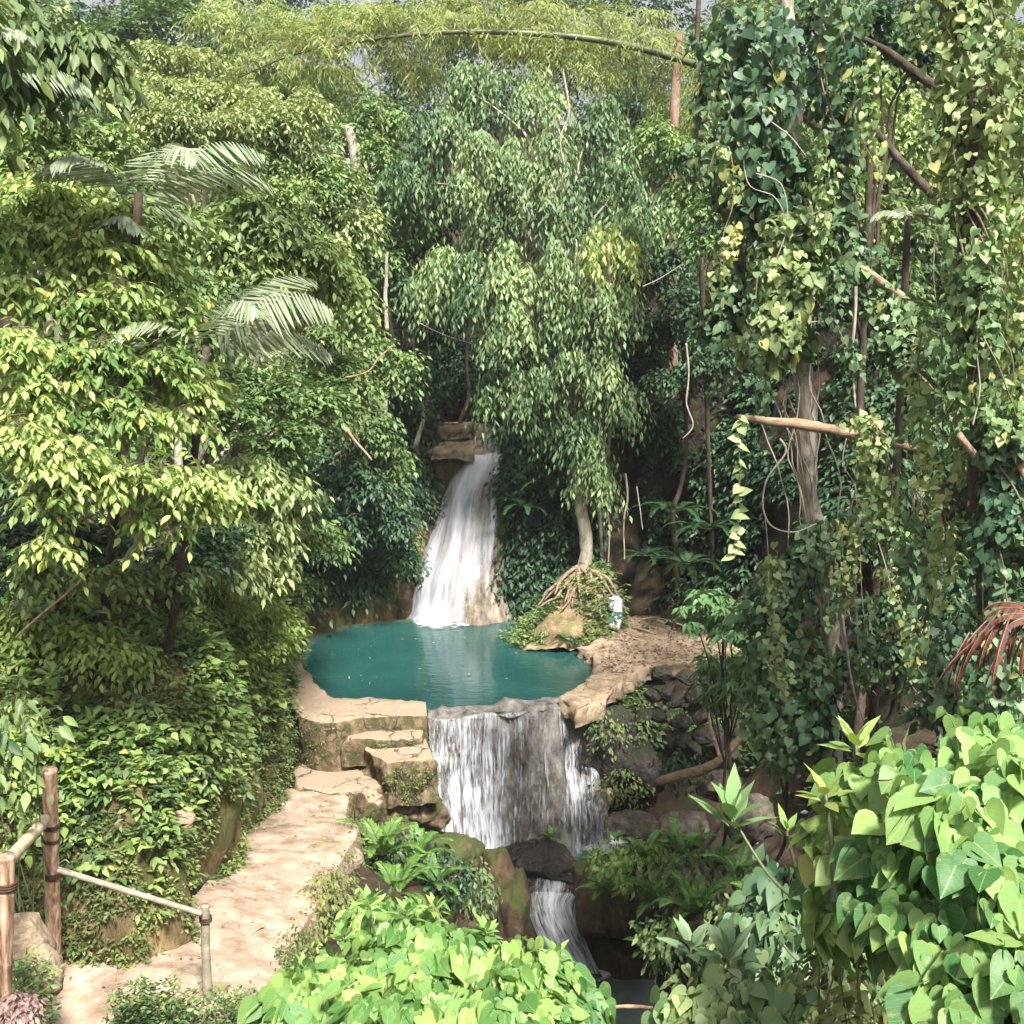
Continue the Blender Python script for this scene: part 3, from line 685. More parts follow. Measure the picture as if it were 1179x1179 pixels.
# foam where the falls meet the water
def foam(name, pts, z, label, seed):
    R_ = np.array([PZ(u, v, z) for u, v in pts]); R_ = np.vstack([R_, R_[:1]]); rg = cr(R_, 60); c = rg[:-1].mean(0)
    s = np.linspace(0, 1, 14)[None, :, None]; G = c+(rg[:, None]-c)*s
    G[..., 2] = z+np.abs(fbm(G*5, seed, 3))*.05*(1-s[..., 0])
    lc = np.stack([G[..., 0]*1., G[..., 1]*1., .20-.42*np.broadcast_to(s[..., 0], G.shape[:2])**2], -1)
    o = grid_obj(name, G, M['foam'], lc=lc); return tag(o, label, 'foam', kind='stuff')
foam('foam', [(448, 714), (475, 707), (520, 708), (552, 708), (562, 714), (545, 721), (505, 727), (464, 724)], .02, 'white foam at the foot of the main waterfall', 1)
# stream levels
o, _ = slab('stream_water', PX([(500, 940), (560, 938), (640, 940), (725, 940), (735, 968), (712, 988), (640, 984), (600, 984), (560, 990), (505, 975)], -2.62), .1, M['stream'], amp=.03, seed=81)
foam('foam', [(508, 962), (560, 955), (600, 955), (612, 966), (596, 978), (560, 984), (520, 975)], -2.57, 'white foam below the left half of the weir', 2)
foam('foam', [(655, 965), (690, 950), (725, 958), (728, 980), (700, 990), (664, 984)], -2.57, 'white foam below the right half of the weir', 3)
o, _ = slab('stream_water', PX([(600, 1085), (680, 1080), (740, 1085), (790, 1105), (790, 1180), (760, 1260), (640, 1260), (600, 1200), (610, 1130)], -4.45), .1, M['stream'], amp=.03, seed=83)
rows = [(1004, 600, 676, 19.9), (1025, 602, 672, 19.5), (1040, 606, 664, 19.3), (1058, 612, 666, 19.15), (1080, 622, 674, 19.0), (1102, 634, 684, 18.85), (1124, 640, 694, 18.6)]
G_ch = loft([[P(u0+(u1-u0)*f, v, d-.12*math.sin(math.pi*f)) for f in (0, .33, .66, 1)] for (v, u0, u1, d) in rows], 70, 40, .06, 2.2, 85, oct=5).transpose(1, 0, 2)
o = grid_obj('stream_rock', G_ch, M['wetrock']); tag(o, kind='structure')
sheet('stream_cascade', G_ch, 3, 66, lambda v: .05+.03*v, M['cascade'], lambda u, v: .03+.08*bump1(u, .55, .3)-.06*(v < .2), 'small white cascade in the dark cleft below the weir', 'waterfall')
foam('foam', [(500, 950), (530, 944), (580, 948), (606, 962), (600, 972), (540, 972), (505, 962)], -2.45, 'white spray piled against the foot of the left water curtain', 5)
foam('foam', [(640, 1105), (670, 1098), (704, 1105), (716, 1124), (690, 1136), (655, 1128)], -4.40, 'white foam at the foot of the small cascade', 4)

# ------------------------------------------------------------------ stones
def stone(name, u, v, d, rx, rz, ry, mat, label, seed, amp=.22, rot=0., group=None, kind=None, dz=0.):
    c = P(u, v, d)+A3(0, 0, dz); V, Q = blob((0, 0, 0), (rx*1.15, ry*1.15, rz*1.15), seed, amp, 1.2, 36, rot=rot, cuts=9)
    o = mesh(name, V, [Q], M[mat]); o.location = c.tolist()
    return tag(o, label, None if kind else 'rock', group, kind)
stone('boulder', 598, 990, 20.1, .40, .42, .35, 'wetrock', 'wet black boulder at the foot of the left water curtain', 1)
stone('boulder', 634, 992, 19.9, .55, .33, .4, 'wetrock', 'dark wet boulder under a small fern, between the two halves of the weir pool', 2)
stone('boulder', 655, 1003, 19.75, .35, .2, .3, 'wetrock', 'low black wet rock in front of the middle of the weir pool', 60)
stone('boulder', 560, 998, 19.6, .45, .24, .3, 'wetrock', 'dark wet rock under the foam at the left end of the weir pool', 61)
stone('boulder', 682, 1012, 19.6, .55, .34, .5, 'brownrock', 'brown flat boulder bridging the stream above the cascade', 3)
stone('boulder', 592, 1045, 19.0, .36, .85, .5, 'brownrock', 'tall ochre rock forming the left side of the small cascade', 4, .18)
stone('boulder', 568, 1020, 19.2, .45, .7, .5, 'brownrock', 'mossy brown rock half hidden by leaves left of the small cascade', 5)
stone('boulder', 706, 1042, 18.9, .62, .72, .7, 'brownrock', 'large mossy overhanging rock on the right of the small cascade', 6, .2)
stone('boulder', 752, 1050, 18.4, .5, .6, .6, 'darkrock', 'dark rock with hanging ferns above the lower pool', 7)
stone('boulder', 738, 882, 20.7, .48, .5, .5, 'darkrock', 'grey green boulder at the foot of the dark stone wall', 8, .15)
stone('boulder', 704, 868, 20.9, .65, .95, .5, 'darkrock', 'mossy rock face right of the water curtain', 9, .2)
stone('boulder', 688, 920, 20.7, .30, .34, .3, 'tufa', 'pale wet knob of rock at the right end of the water curtain', 10)
stone('boulder', 790, 952, 18.0, .42, .26, .5, 'boulder', 'pale boulder among dead leaves above the ferns', 11)
stone('boulder', 730, 950, 19.3, .42, .22, .4, 'boulder', 'low tan boulder beside the right weir foam', 12)
stone('boulder', 862, 940, 16.8, .35, .42, .4, 'boulder', 'grey stone in the shaded gully below the leaning branch', 13)
stone('boulder', 826, 905, 18.0, .42, .22, .4, 'boulder', 'flat tan stone under the leaning branch', 14)
stone('boulder', 424, 935, 17.5, .26, .30, .3, 'mosswall', 'mossy pale stone on the right edge of the path below the platform', 15)
stone('boulder', 400, 992, 15.2, .2, .2, .3, 'rim', 'pale jagged stone on the right edge of the path by the ferns', 16)
stone('boulder', 470, 925, 19.3, .8, .55, .5, 'mosswall', 'grassy shoulder of rock left of the water curtain', 17)
stone('boulder', 500, 985, 19.2, .75, .42, .5, 'brownrock', 'leaf strewn brown rock below the steps', 18)
stone('boulder', 486, 890, 20.3, .18, .75, .3, 'mosswall', 'rough upright edge of rock between the steps and the weir', 19, .25)
stone('boulder', 205, 948, 11.35, .16, .12, .12, 'rim', 'sunlit pale stone sticking out of the mossy bank', 20)
stone('boulder', 22, 1085, 8.2, .24, .26, .22, 'rim', 'rounded cream boulder behind the left fence post', 21, .12)
stone('boulder', 46, 1125, 8.0, .14, .22, .15, 'rim', 'slanting cream stone leaning against the tall fence post', 22, .14)
stone('boulder', 300, 895, 17.2, .22, .55, .25, 'brownrock', 'yellow brown knob of rock on the bank beside the path', 23, .3)
stone('boulder', 262, 930, 14.2, .22, .5, .25, 'brownrock', 'ochre bulge of rock low on the bank above the path', 24, .3)
k = 0
for (u, v, rx, rz) in ((765, 795, .24, .18), (800, 800, .22, .2), (812, 845, .24, .2), (785, 850, .22, .18), (838, 868, .24, .2), (740, 826, .2, .2), (752, 800, .2, .16), (775, 806, .2, .15), (758, 824, .17, .16), (783, 832, .18, .18), (806, 822, .2, .2), (770, 852, .2, .2), (796, 862, .2, .22), (822, 850, .22, .22), (750, 846, .15, .16), (832, 812, .2, .2), (846, 838, .2, .2), (760, 776, .2, .12), (790, 780, .2, .13), (822, 786, .2, .14)):
    stone('wall_stone', u, v, 21.3, rx, rz, .22, 'darkrock', 'stone set in the dark dry wall below the bare platform', 40+k, .26, group='stones of the dark dry wall'); k += 1
# mound under the fig tree
prof = []
for (v, u0, u1, d) in ((748, 578, 705, 25.6), (736, 590, 712, 25.9), (716, 610, 716, 26.2), (696, 628, 716, 26.5), (676, 644, 710, 26.9), (660, 656, 700, 27.4), (652, 664, 692, 28.4)):
    prof.append([P(u0+(u1-u0)*f, v, d-.55*math.sin(math.pi*f)+(.8 if f in (0, 1) else 0)) for f in (0, .15, .4, .6, .85, 1)])
G_mound = loft(prof, 90, 90, .10, 1.5, 91, ridge=.8, oct=6).transpose(1, 0, 2)
M['mound'] = surf_mat('mound_earth', [(.3, (.10, .07, .04)), (.52, (.30, .22, .13)), (.75, (.46, .36, .24))], 3, bump=1, bscale=9, bdist=.08, patches=[(2.5, .5, (.13, .15, .04), .6)])
o = grid_obj('mound', G_mound, M['mound']); tag(o, kind='structure')
# dark dry wall below the bare platform
WL = [[(672, 815, 21.9), (690, 870, 21.5), (705, 930, 21.2)], [(690, 806, 22.1), (705, 860, 21.8), (725, 935, 21.4)], [(715, 785, 22.9), (730, 850, 22.3), (745, 930, 21.6)], [(745, 768, 23.8), (765, 840, 22.8), (785, 915, 21.8)],
      [(800, 764, 23.9), (815, 830, 22.8), (830, 905, 21.6)], [(855, 752, 23.5), (870, 820, 22.2), (885, 900, 20.8)], [(900, 740, 22.5), (915, 810, 21.2), (930, 890, 19.8)]]
G_wall = loft([[P(*q) for q in s] for s in WL], 130, 70, .12, 1.8, 15, flip=True, ridge=.8, oct=5)
o = grid_obj('dry_wall', G_wall, M['darkrock']); tag(o, kind='structure')

PI_ = math.pi
def drop(x, y, dz=-.1):
    p = gpt(x, y); p[2] += dz; return p
def tbase(x, y):
    """ground point for a trunk, moved sideways off the path and the pool"""
    if x < 4 and 12 < y < 30 and not (x > 2.6 and y < 20):
        s = -1 if x < 0 else 1
        while abs(x) < 9 and gpt(x, y)[2] < 2.4: x += .3*s
        if y > 23: y = max(y, 31.0)
    return drop(x, y)
def auto_tree(name, label, clumps, L, W, mat, base=None, tr=(.10, .035), bark='bark', cat='tree', lean=.1, **kw):
    c = np.array([px(*q[:5])[0] for q in clumps]); top = c[np.argmax(c[:, 2])]; m = c.mean(0)
    b = tbase(m[0]+lean, m[1]+.9) if base is None else np.asarray(base, float)
    mid = b*.5+m*.5+A3(.15, .1, 0)
    return tree(name, label, cat, [b, b*.72+m*.28+A3(-.08, 0, 0), mid, m], list(tr), clumps, L, W, mat, bark, **kw)

# ------------------------------------------------------------------ far forest on the hillside (one mass)
def forest(name, mat, cells, L, W, rad, cover, seed, tint=(0, .8), **kw):
    Lv = Leaves()
    for (x, y, up, r) in cells:
        g = gpt(x, y); c = g+A3(0, 0, up)
        for j in range(3):
            D = rdir(1)[0]; clump(Lv, c+D*r*.55*A3(1, 1, .8), A3(r, r, r*.8)*(.5+.3*RNG.random()), cover, L, W, 6, .35, .45, .4, tint, 3.0, **kw)
    o = Lv.build(name, 'tiny', M[mat]); return tag(o, kind='stuff')
cells = {'mid': [], 'pale': [], 'dark': []}
for y in np.arange(31.5, 60, 2.3):
    half = y*.52
    for x in np.arange(-half, half, 2.5 if y < 45 else 3.1):
        xx, yy = x+RNG.normal()*.5, y+RNG.normal()*.5
        g = gpt(xx, yy)+A3(0, 0, 2.0); u, v = proj(g)
        if 470 < u < 600 and v > 300 and y < 37: continue
        if v > 700: continue
        if 785 < u < 820 and y > 46: continue
        key = ('mid', 'pale', 'dark')[RNG.choice(3, p=[.45, .35, .2])]
        if 430 < u < 840 and v > 130 or u > 430 and v > 250: key = 'dark' if RNG.random() < .6 else 'mid'  # more dark leaves here: shade behind the fig put into the colour
        cells[key].append((xx, yy, 1.4+2.2*RNG.random()+(2.0 if y > 44 else 0)+(3.0*RNG.random() if y > 50 else 0), 1.3+.7*RNG.random()))
for k_, mt in (('mid', 'mid'), ('pale', 'pale'), ('dark', 'dark')):
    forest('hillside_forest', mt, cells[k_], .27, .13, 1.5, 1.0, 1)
# side hills left and right that close the valley
cells = []
for (x0, x1, y0, y1, n) in ((-13, -8, 10, 32, 34), (8.5, 14, 12, 32, 34)):
    for i in range(n): cells.append((x0+(x1-x0)*RNG.random(), y0+(y1-y0)*RNG.random(), 1+2.5*RNG.random(), 1.2+.6*RNG.random()))
forest('side_forest', 'mid', cells, .2, .1, 1.4, 1.0, 2)

# ------------------------------------------------------------------ ground cover
foot = lambda u: np.interp(u, [-60, 65, 172, 232, 286, 322, 340], [1110, 1104, 1108, 1045, 975, 905, 872])
def sm(x, a, b): t = np.clip((x-a)/(b-a), 0, 1); return t*t*(3-2*t)
def kbank(lo, hi, thr):
    def f(u, v, p):
        h = foot(u)-v; pr = sm(h, lo, hi); nz = fbm(p*.9, 8, 3)
        return (u < 345) & (u > -120) & (RNG.random(len(u)) < pr) & (nz > thr)
    return f
Lv = Leaves(); tw = Geo()
p, n = sample_grid(G_bank, 19000, kbank(15, 200, -.5), True); cover_plants(Lv, p, n, .11, .06, 5, tint=(.1, .9), odd=.02, twigs=None)
p, n = sample_grid(G_bank, 2500, lambda u, v, p: (u > 200) & (u < 345) & (v > 650) & (v < 830), True); cover_plants(Lv, p, n, .12, .065, 6, tint=(.3, 1), odd=.02)
tag(Lv.build('bank_plants', 'oval', M['mid']), kind='stuff')
Lv = Leaves()
p, n = sample_grid(G_bank, 11000, kbank(40, 200, -.12), True); cover_plants(Lv, p, n, .13, .08, 5, tint=(.3, 1), odd=.03)
p, n = sample_grid(G_bank, 5000, lambda u, v, p: (u < 340) & (u > -60) & (v < 760) & (v > 600) & (fbm(p*.8, 31, 2) < .12), True); cover_plants(Lv, p, n, .12, .065, 6, tint=(.0, .8), odd=.02)
tag(Lv.build('bank_plants', 'oval', M['lime']), kind='stuff')
Lv = Leaves()
p, n = sample_grid(G_bank, 70000, lambda u, v, p: (u < 345) & (u > -80) & (fbm(p*1.3, 4, 3) > -.35), True)
cover_plants(Lv, p, n, .06, .03, 4, tint=(0, 1), odd=.05, slen=1.7)
tag(Lv.build('bank_moss', 'tiny', M['moss']), kind='stuff')
# drapes over the back-left wall and over the cliff right of the falls
Lv = Leaves()
p, n = sample_grid(G_bank, 14000, lambda u, v, p: (u > 338) & (u < 500) & (v < 690-30*(u > 440)-70*(u > 470)) & (v > 380), True)
cover_plants(Lv, p, n, .20, .085, 6, slen=2.6, sag=.6, ldroop=.6, out=.9, tint=(.1, .9))
p, n = sample_grid(G_cliff, 12000, lambda u, v, p: (u > 572-0*v) & (u < 690) & (v < 714), True)
cover_plants(Lv, p, n, .19, .085, 6, slen=2.6, sag=.6, ldroop=.6, out=.9, tint=(.1, .9))
p, n = sample_grid(G_cliff, 9000, lambda u, v, p: (u > 690) & (u < 1000) & (v < 700) & (fbm(p*.7, 6, 3) > -.05) & ~((u < 740) & (v > 500)), True)
cover_plants(Lv, p, n, .18, .08, 6, slen=2.4, sag=.5, ldroop=.5, out=.9, tint=(.1, .9))
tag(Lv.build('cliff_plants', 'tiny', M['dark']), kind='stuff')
# valley floor and right slope
Lv = Leaves()
p, n = sample_grid(G_ground[40:-40], 26000, lambda u, v, p: (p[:, 1] > 9) & (p[:, 1] < 34) & (u > 700) & (u < 1260) & (v > 300) & ~((u < 900) & (v > 740) & (p[:, 1] > 16)))
cover_plants(Lv, p, n, .15, .08, 5, tint=(0, .9))
p, n = sample_grid(G_ground[40:-40], 30000, lambda u, v, p: (p[:, 1] > 26) & (p[:, 1] < 36) & (u > -60) & (u < 700) & (v < 640) & ~((u > 490) & (u < 590)))
cover_plants(Lv, p, n, .20, .09, 5, tint=(0, .9))
p, n = sample_grid(G_ground[40:-40], 60000, lambda u, v, p: (p[:, 1] > 15) & (p[:, 1] < 23) & (u > 740) & (u < 960) & (v > 770) & (v < 960) & (fbm(p*1.1, 9, 3) > .05)); cover_plants(Lv, p, n, .12, .055, 5, tint=(0, .9))
p, n = sample_grid(G_ground[40:-40], 150000, lambda u, v, p: (p[:, 1] > 2) & (p[:, 1] < 22) & (p[:, 0] > 2.4) & (p[:, 0] < 13) & (p[:, 2] > -1.2) & ~((u < 900) & (v > 760) & (p[:, 1] > 16))); cover_plants(Lv, p[:6500], n[:6500], .14, .07, 5, tint=(.1, 1))
p, n = sample_grid(G_ground[40:-40], 150000, lambda u, v, p: (p[:, 1] > 2) & (p[:, 1] < 8.5) & (p[:, 0] < 3) & (p[:, 0] > -9)); cover_plants(Lv, p[:2500], n[:2500], .12, .06, 5, tint=(.2, 1))
tag(Lv.build('undergrowth', 'tiny', M['dark']), kind='stuff')
Lv = Leaves()
p, n = sample_grid(G_ground[40:-40], 160000, lambda u, v, p: (p[:, 1] > 9) & (p[:, 1] < 19.5) & (u > 250) & (u < 600) & (v > 930) & (p[:, 0] < .9) & (p[:, 2] > -3.6) & (RNG.random(len(u)) < .5))
cover_plants(Lv, p, n, .075, .038, 4, tint=(0, .9), odd=.06)
p, n = sample_grid(G_path, 1500, lambda u, v, p: (v < 1180) & (u > np.interp(v, [950, 1000, 1060, 1150], [400, 385, 345, 290])), True)
cover_plants(Lv, p, n, .06, .03, 4, tint=(0, .9))
for G_ in (g1, g2, g3, G_riml):
    p, n = sample_grid(G_, 1500, lambda u, v, p: (v < 945) & (fbm(p*1.7, 12, 3) > .02)); k_ = n[:, 2] < .6; p, n = p[k_], n[k_]
    cover_plants(Lv, p, n, .05, .02, 3, tint=(0, .9), odd=.05, slen=1.5)
tag(Lv.build('slope_plants', 'tiny', M['moss']), kind='stuff')
Lv = Leaves()
for (u0, u1, v0, v1, d0, d1, nn) in ((470, 500, 850, 940, 19.9, 20.2, 160), (410, 500, 895, 950, 18.6, 19.8, 500), (400, 560, 940, 1010, 17, 19.3, 700), (680, 760, 820, 920, 21.2, 21.8, 700), (560, 600, 990, 1080, 18.6, 19, 200), (680, 760, 1000, 1070, 18.2, 18.6, 500), (590, 715, 660, 745, 26, 26.4, 700), (640, 700, 735, 752, 25.2, 25.4, 200)):
    for i in range(nn):
        pass
def scatter(Lv, objs_pts, n, L, W, **kw): pass
p, n = sample_grid(G_mound, 1400, lambda u, v, p: fbm(p*1.4, 3, 3) > -.1, False); cover_plants(Lv, p, n, .13, .05, 6, out=.4, tint=(.2, 1))
p, n = sample_grid(G_wall, 4200, lambda u, v, p: (u < 900) & (fbm(p*1.2, 3, 3) > -.22), True); cover_plants(Lv, p, n, .11, .05, 5, out=.8, tint=(0, .8))
tag(Lv.build('wall_plants', 'tiny', M['mid']), kind='stuff')
# leaf litter
Lv = Leaves()
def litter(p, L=.09):
    k = len(p); Lv.add(p+A3(0, 0, .02), rdir(k)*A3(1, 1, .25), UP+rdir(k)*.5, L*(.5+RNG.random(k)), L*.5*(.5+RNG.random(k)), RNG.random(k)*.9)
p, n = sample_grid(G_ground[40:-40], 90000, lambda u, v, p: (p[:, 1] > 14) & (p[:, 1] < 21) & (u > 690) & (u < 900) & (v > 850) & (p[:, 2] > -2.9)); litter(p, .10)
p, n = sample_grid(g4, 2600, lambda u, v, p: (u > 690) & (v < 775)); litter(p[n[:, 2] > .5], .09)
p, n = sample_grid(G_path, 240, lambda u, v, p: v < 1190, True); litter(p+A3(0, 0, .01), .05)
p, n = sample_grid(G_ground[40:-40], 160000, lambda u, v, p: (p[:, 1] > 17) & (p[:, 1] < 19.8) & (u > 480) & (u < 580) & (v > 900) & (v < 1040)); litter(p, .09)
p, n = sample_grid(G_bank, 5000, lambda u, v, p: (u < 330) & (u > -60) & (v < 850) & (v > 640) & (fbm(p*.8, 31, 2) > .0), True); litter(p, .09)
a_ = RNG.random(40)*2*PI_; q_ = np.stack([cx_+np.cos(a_)*2.9*RNG.random(40)**.3, cy_+np.sin(a_)*2.6*RNG.random(40)**.3, np.full(40, .01)], 1); litter(q_, .07)
tag(Lv.build('leaf_litter', 'tiny', M['litter']), kind='stuff')

# ------------------------------------------------------------------ ferns and palms
def frond_arrays(Lv, g, base, az, el, ln, nleaf, lw, W, droop=1.0, r=.006, hang=.35, tint=(.1, .8), tipcut=.25, ang=.9):
    """feather leaf: arched midrib with narrow leaflets on both sides"""
    base = np.asarray(base, float); hx = np.array([math.cos(az), math.sin(az), 0])
    t = np.linspace(0, 1, 14); e = el-droop*t*t*1.35
    seg = hx[None]*np.cos(e)[:, None]+UP[None]*np.sin(e)[:, None]
    pts = base+np.vstack([np.zeros(3), np.cumsum(seg[:-1]*ln/13, axis=0)])
    g.tube(pts, [r, r*.25], 5, caps=False)
    s = np.linspace(.12, 1, nleaf); ii = s*13; i0 = np.clip(ii.astype(int), 0, 12); f = (ii-i0)[:, None]
    pos = pts[i0]*(1-f)+pts[i0+1]*f; tan = nrmz(pts[i0+1]-pts[i0]); side = nrmz(np.cross(tan, UP)); nu = np.cross(side, tan)
    prof = np.sin(np.pi*np.clip(s*.86+.12, 0, 1))**.6
    for sg in (-1, 1):
        a = ang*(1-.45*s)
        tip = tan*np.cos(a)[:, None]+side*sg*np.sin(a)[:, None]-UP*hang+RNG.normal(size=pos.shape)*.05+nu*.1
        Lv.add(pos, tip, nu+side*sg*.25, lw*prof*(.9+.2*RNG.random(nleaf)), W, tint[0]+(tint[1]-tint[0])*RNG.random(nleaf))
def make_fern(n, ln, seed, el=(.4, 1.2), mt='fern'):
    Lv, g = Leaves(), Geo()
    for i in range(n):
        frond_arrays(Lv, g, (0, 0, 0), 2*math.pi*i/n+RNG.random()*.5, el[0]+(el[1]-el[0])*RNG.random(), ln*(.75+.4*RNG.random()), 26, ln*.2, ln*.045, 1.1, .004, .1, tint=(.1, .9))
    root = empty('fern', 'fern', 'fern')
    a = Lv.build('fronds', 'tiny', M[mt], root); b = g.build('stalks', M['culm'], root)
    return root, a, b
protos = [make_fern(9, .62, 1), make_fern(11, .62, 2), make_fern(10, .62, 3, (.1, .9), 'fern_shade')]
FERNS = [  # u, v, d, scale, rz, label
    (440, 985, 16.4, 1.5, 0, 'broad bright fern nearest the path below the platform'), (478, 990, 17.2, 1.25, 1, 'fern fanning out between the path fern and the brown leaf strewn rock'),
    (455, 1030, 15.8, 1.3, 2, 'low fern drooping just above the light green shrub'), (500, 1020, 16.5, 1.0, 3, 'dark fern tucked behind the top of the light green shrub'),
    (710, 968, 17.6, .42, 0, 'small yellow green fern growing on the rock by the weir foam'),
    (634, 965, 20.0, .5, 1, 'tiny fern on the wet black boulder between the two weir halves'),
    (740, 990, 17.4, 1.0, 2, 'fern on the bank right of the weir pool'), (785, 985, 16.6, 1.15, 3, 'fern below the pale boulder on the right bank'), (825, 1000, 15.6, 1.1, 4, 'fern left of the broad leaved rosette plant'),
    (700, 1030, 17.6, .9, 5, 'yellowish fern hanging over the mossy overhanging rock'), (760, 1040, 16.2, 1.2, 0.5, 'fern in the middle of the right bank above the lower pool'), (800, 1050, 14.5, 1.2, 1.5, 'large fern above the silvery leaved plant'),
    (868, 1040, 12.0, .75, 2.5, 'light green fern with two hanging fronds beside the heart leaf bush'), (750, 1100, 15.2, .9, 3.5, 'fern at the edge of the dark lower pool'), (850, 1010, 13.5, .9, 4.5, 'fern under the rosette plant stem'),
    (690, 672, 26.9, .9, 0, 'fern beside the fig trunk on the mound'), (640, 560, 28.0, 1.7, 1, 'large dark fern high on the leafy cliff right of the falls'), (605, 585, 28.0, 1.5, 2, 'broad fern on the leafy cliff close to the falls'),
    (775, 590, 27.4, 1.9, 3, 'big shaded fern on the earth cliff right of the hanging roots'), (815, 610, 26.6, 1.8, 4, 'shaded fern low on the earth cliff behind the leafy strand'), (745, 640, 27.3, 1.3, 5, 'dark fern behind the bare platform'),
    (790, 650, 26.2, 1.5, .3, 'dark fern overhanging the right end of the bare platform'), (655, 738, 25.2, .7, 1.3, 'small green fern at the water edge of the mound'), (380, 560, 26.5, 1.5, 2.3, 'fern halfway up the wall left of the falls'),
    (420, 600, 27.2, 1.5, 3.3, 'drooping fern over the dark pool corner'), (350, 640, 25.2, 1.3, 4.3, 'fern hanging above the left end of the pool'), (620, 690, 27.0, .9, 5.3, 'bright fern on the left flank of the mound'), (640, 672, 27.0, .9, 1.1, 'fern on the crest of the mound left of the trunk')]
first = [True]*3
k_ = 0
for i, (u, v, d, s, rz, lb) in enumerate(FERNS):
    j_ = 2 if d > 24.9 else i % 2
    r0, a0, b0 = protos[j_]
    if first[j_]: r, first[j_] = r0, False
    else:
        r = r0.copy(); C.objects.link(r)
        for ch in (a0, b0):
            c2 = ch.copy(); C.objects.link(c2); c2.parent = r
    r.location = P(u, v, d).tolist(); r.scale = (s, s, s); r.rotation_euler = (0, 0, rz)
    tag(r, lb, 'fern', 'ferns on the rocks and banks')

def palm(label, base, fronds, mat='palm', trunk=None, group='palms among the left trees'):
    base = np.asarray(base, float); root = empty('palm', label, 'palm', base, group)
    for (az, el, ln, nl, lw, W, dr, hang) in fronds:
        Lv, g = Leaves(), Geo()
        frond_arrays(Lv, g, base, az, el, ln, nl, lw, W, dr, .018, hang, tint=(.2, .9))
        f = Lv.build('frond', 'ribbon', M[mat], root); g.build('midrib', M['culm'], f)
    if trunk is not None:
        g = Geo(); g.tube([trunk, (np.asarray(trunk)+base)/2+A3(.1, 0, 0), base], [.06, .04], 8, 12); g.build('trunk', M['bark_dark'], root)
    return root
PI = math.pi
b = P(238, 400, 10.9)
palm('palm with a pale fan of hanging leaflets above the sunny left bank', b,
     [(-.3, .75, 1.55, 34, .62, .032, 1.25, 1.0), (-.05, .35, 1.3, 26, .55, .030, 1.0, .7), (-.9, .7, 1.3, 26, .5, .030, 1.1, .6), (2.8, .7, 1.2, 26, .5, .030, 1.0, .6), (1.2, .9, 1.3, 26, .5, .030, .9, .5), (-2.2, .5, 1.1, 26, .5, .030, 1.0, .5), (3.6, .3, 1.0, 28, .45, .04, .9, .5), (.5, 1.0, 1.4, 26, .5, .030, 1.1, .6)],
     trunk=drop(b[0]-2.2, b[1]+3.2))
b = P(160, 222, 10.6)
palm('palm high on the left slope with dark arching fronds and one white glossy leaflet', b,
     [(-.15, .7, 1.35, 30, .55, .030, 1.1, .8), (.3, .5, 1.3, 26, .5, .030, 1.0, .7), (-.8, .6, 1.2, 26, .5, .030, 1.1, .6), (3.0, .6, 1.1, 26, .5, .030, 1.0, .6), (1.4, .9, 1.2, 26, .5, .030, .9, .5), (-2.0, .5, 1.1, 26, .5, .030, 1.0, .5)],
     trunk=drop(b[0]-2.2, b[1]+3.2))
b = P(100, 272, 11.2)
palm('palm with pale fronds poking out above the bright shelf leaved tree', b,
     [(-.1, .55, 1.2, 26, .42, .030, 1.1, .55), (.2, .8, 1.1, 26, .4, .030, 1.0, .6), (-.7, .4, 1.0, 28, .4, .04, 1.0, .5), (2.9, .6, 1.0, 28, .4, .04, 1.0, .6)], trunk=drop(b[0]-2.2, b[1]+3.2))
b = P(-60, 88, 9.5)
palm('palm at the left edge with one long frond arching in above the bright tree', b,
     [(-.05, .22, 1.25, 40, .42, .028, .8, .9), (-.6, .5, 1.2, 36, .4, .028, .9, .7), (.5, .6, 1.2, 36, .4, .028, .9, .7), (2.6, .6, 1.2, 36, .4, .028, .9, .7)], trunk=drop(b[0]-1.2, b[1]+1.5))
b = P(1045, 250, 13.5)
palm('small palm with pale drooping leaflets between the two vine covered trunks', b,
     [(-.1, .4, .55, 20, .3, .04, 1.1, .6), (3.3, .4, .5, 20, .3, .04, 1.1, .6), (-1.2, .5, .5, 20, .28, .04, 1.0, .5), (1.5, .6, .6, 20, .3, .04, 1.0, .5)], trunk=drop(b[0], b[1]+.5), group='palms in the jungle')

# ------------------------------------------------------------------ left trees
main = [(40, 215, 11.2, 62, 26, .3, 1), (115, 238, 11, 48, 24, .5, 1), (15, 268, 10.6, 50, 24), (90, 285, 10.6, 60, 24, .4, 1), (165, 300, 11, 40, 24), (35, 325, 10.2, 60, 24, .3, 1), (120, 345, 10.4, 58, 24), (190, 360, 10.8, 42, 22),
        (10, 385, 9.8, 48, 22, .4, 1), (80, 398, 10, 60, 22), (155, 408, 10.3, 55, 22), (215, 430, 10.8, 45, 22, .4, 1), (35, 445, 9.7, 55, 20, .4, 1), (110, 462, 9.9, 55, 20), (185, 478, 10.3, 52, 20, .3, 1), (20, 500, 9.4, 50, 18, .4, 1),
        (75, 522, 9.5, 50, 18, .5, 1), (140, 540, 9.8, 55, 18, .4, 1), (205, 552, 10.1, 52, 18, .5, 1), (60, 565, 9.6, 40, 15), (250, 575, 10.5, 40, 16, .5, 1), (180, 590, 10.2, 35, 14), (60, 620, 9.6, 26, 16, .4, 1)]
b = P(140, 682, 12.0)
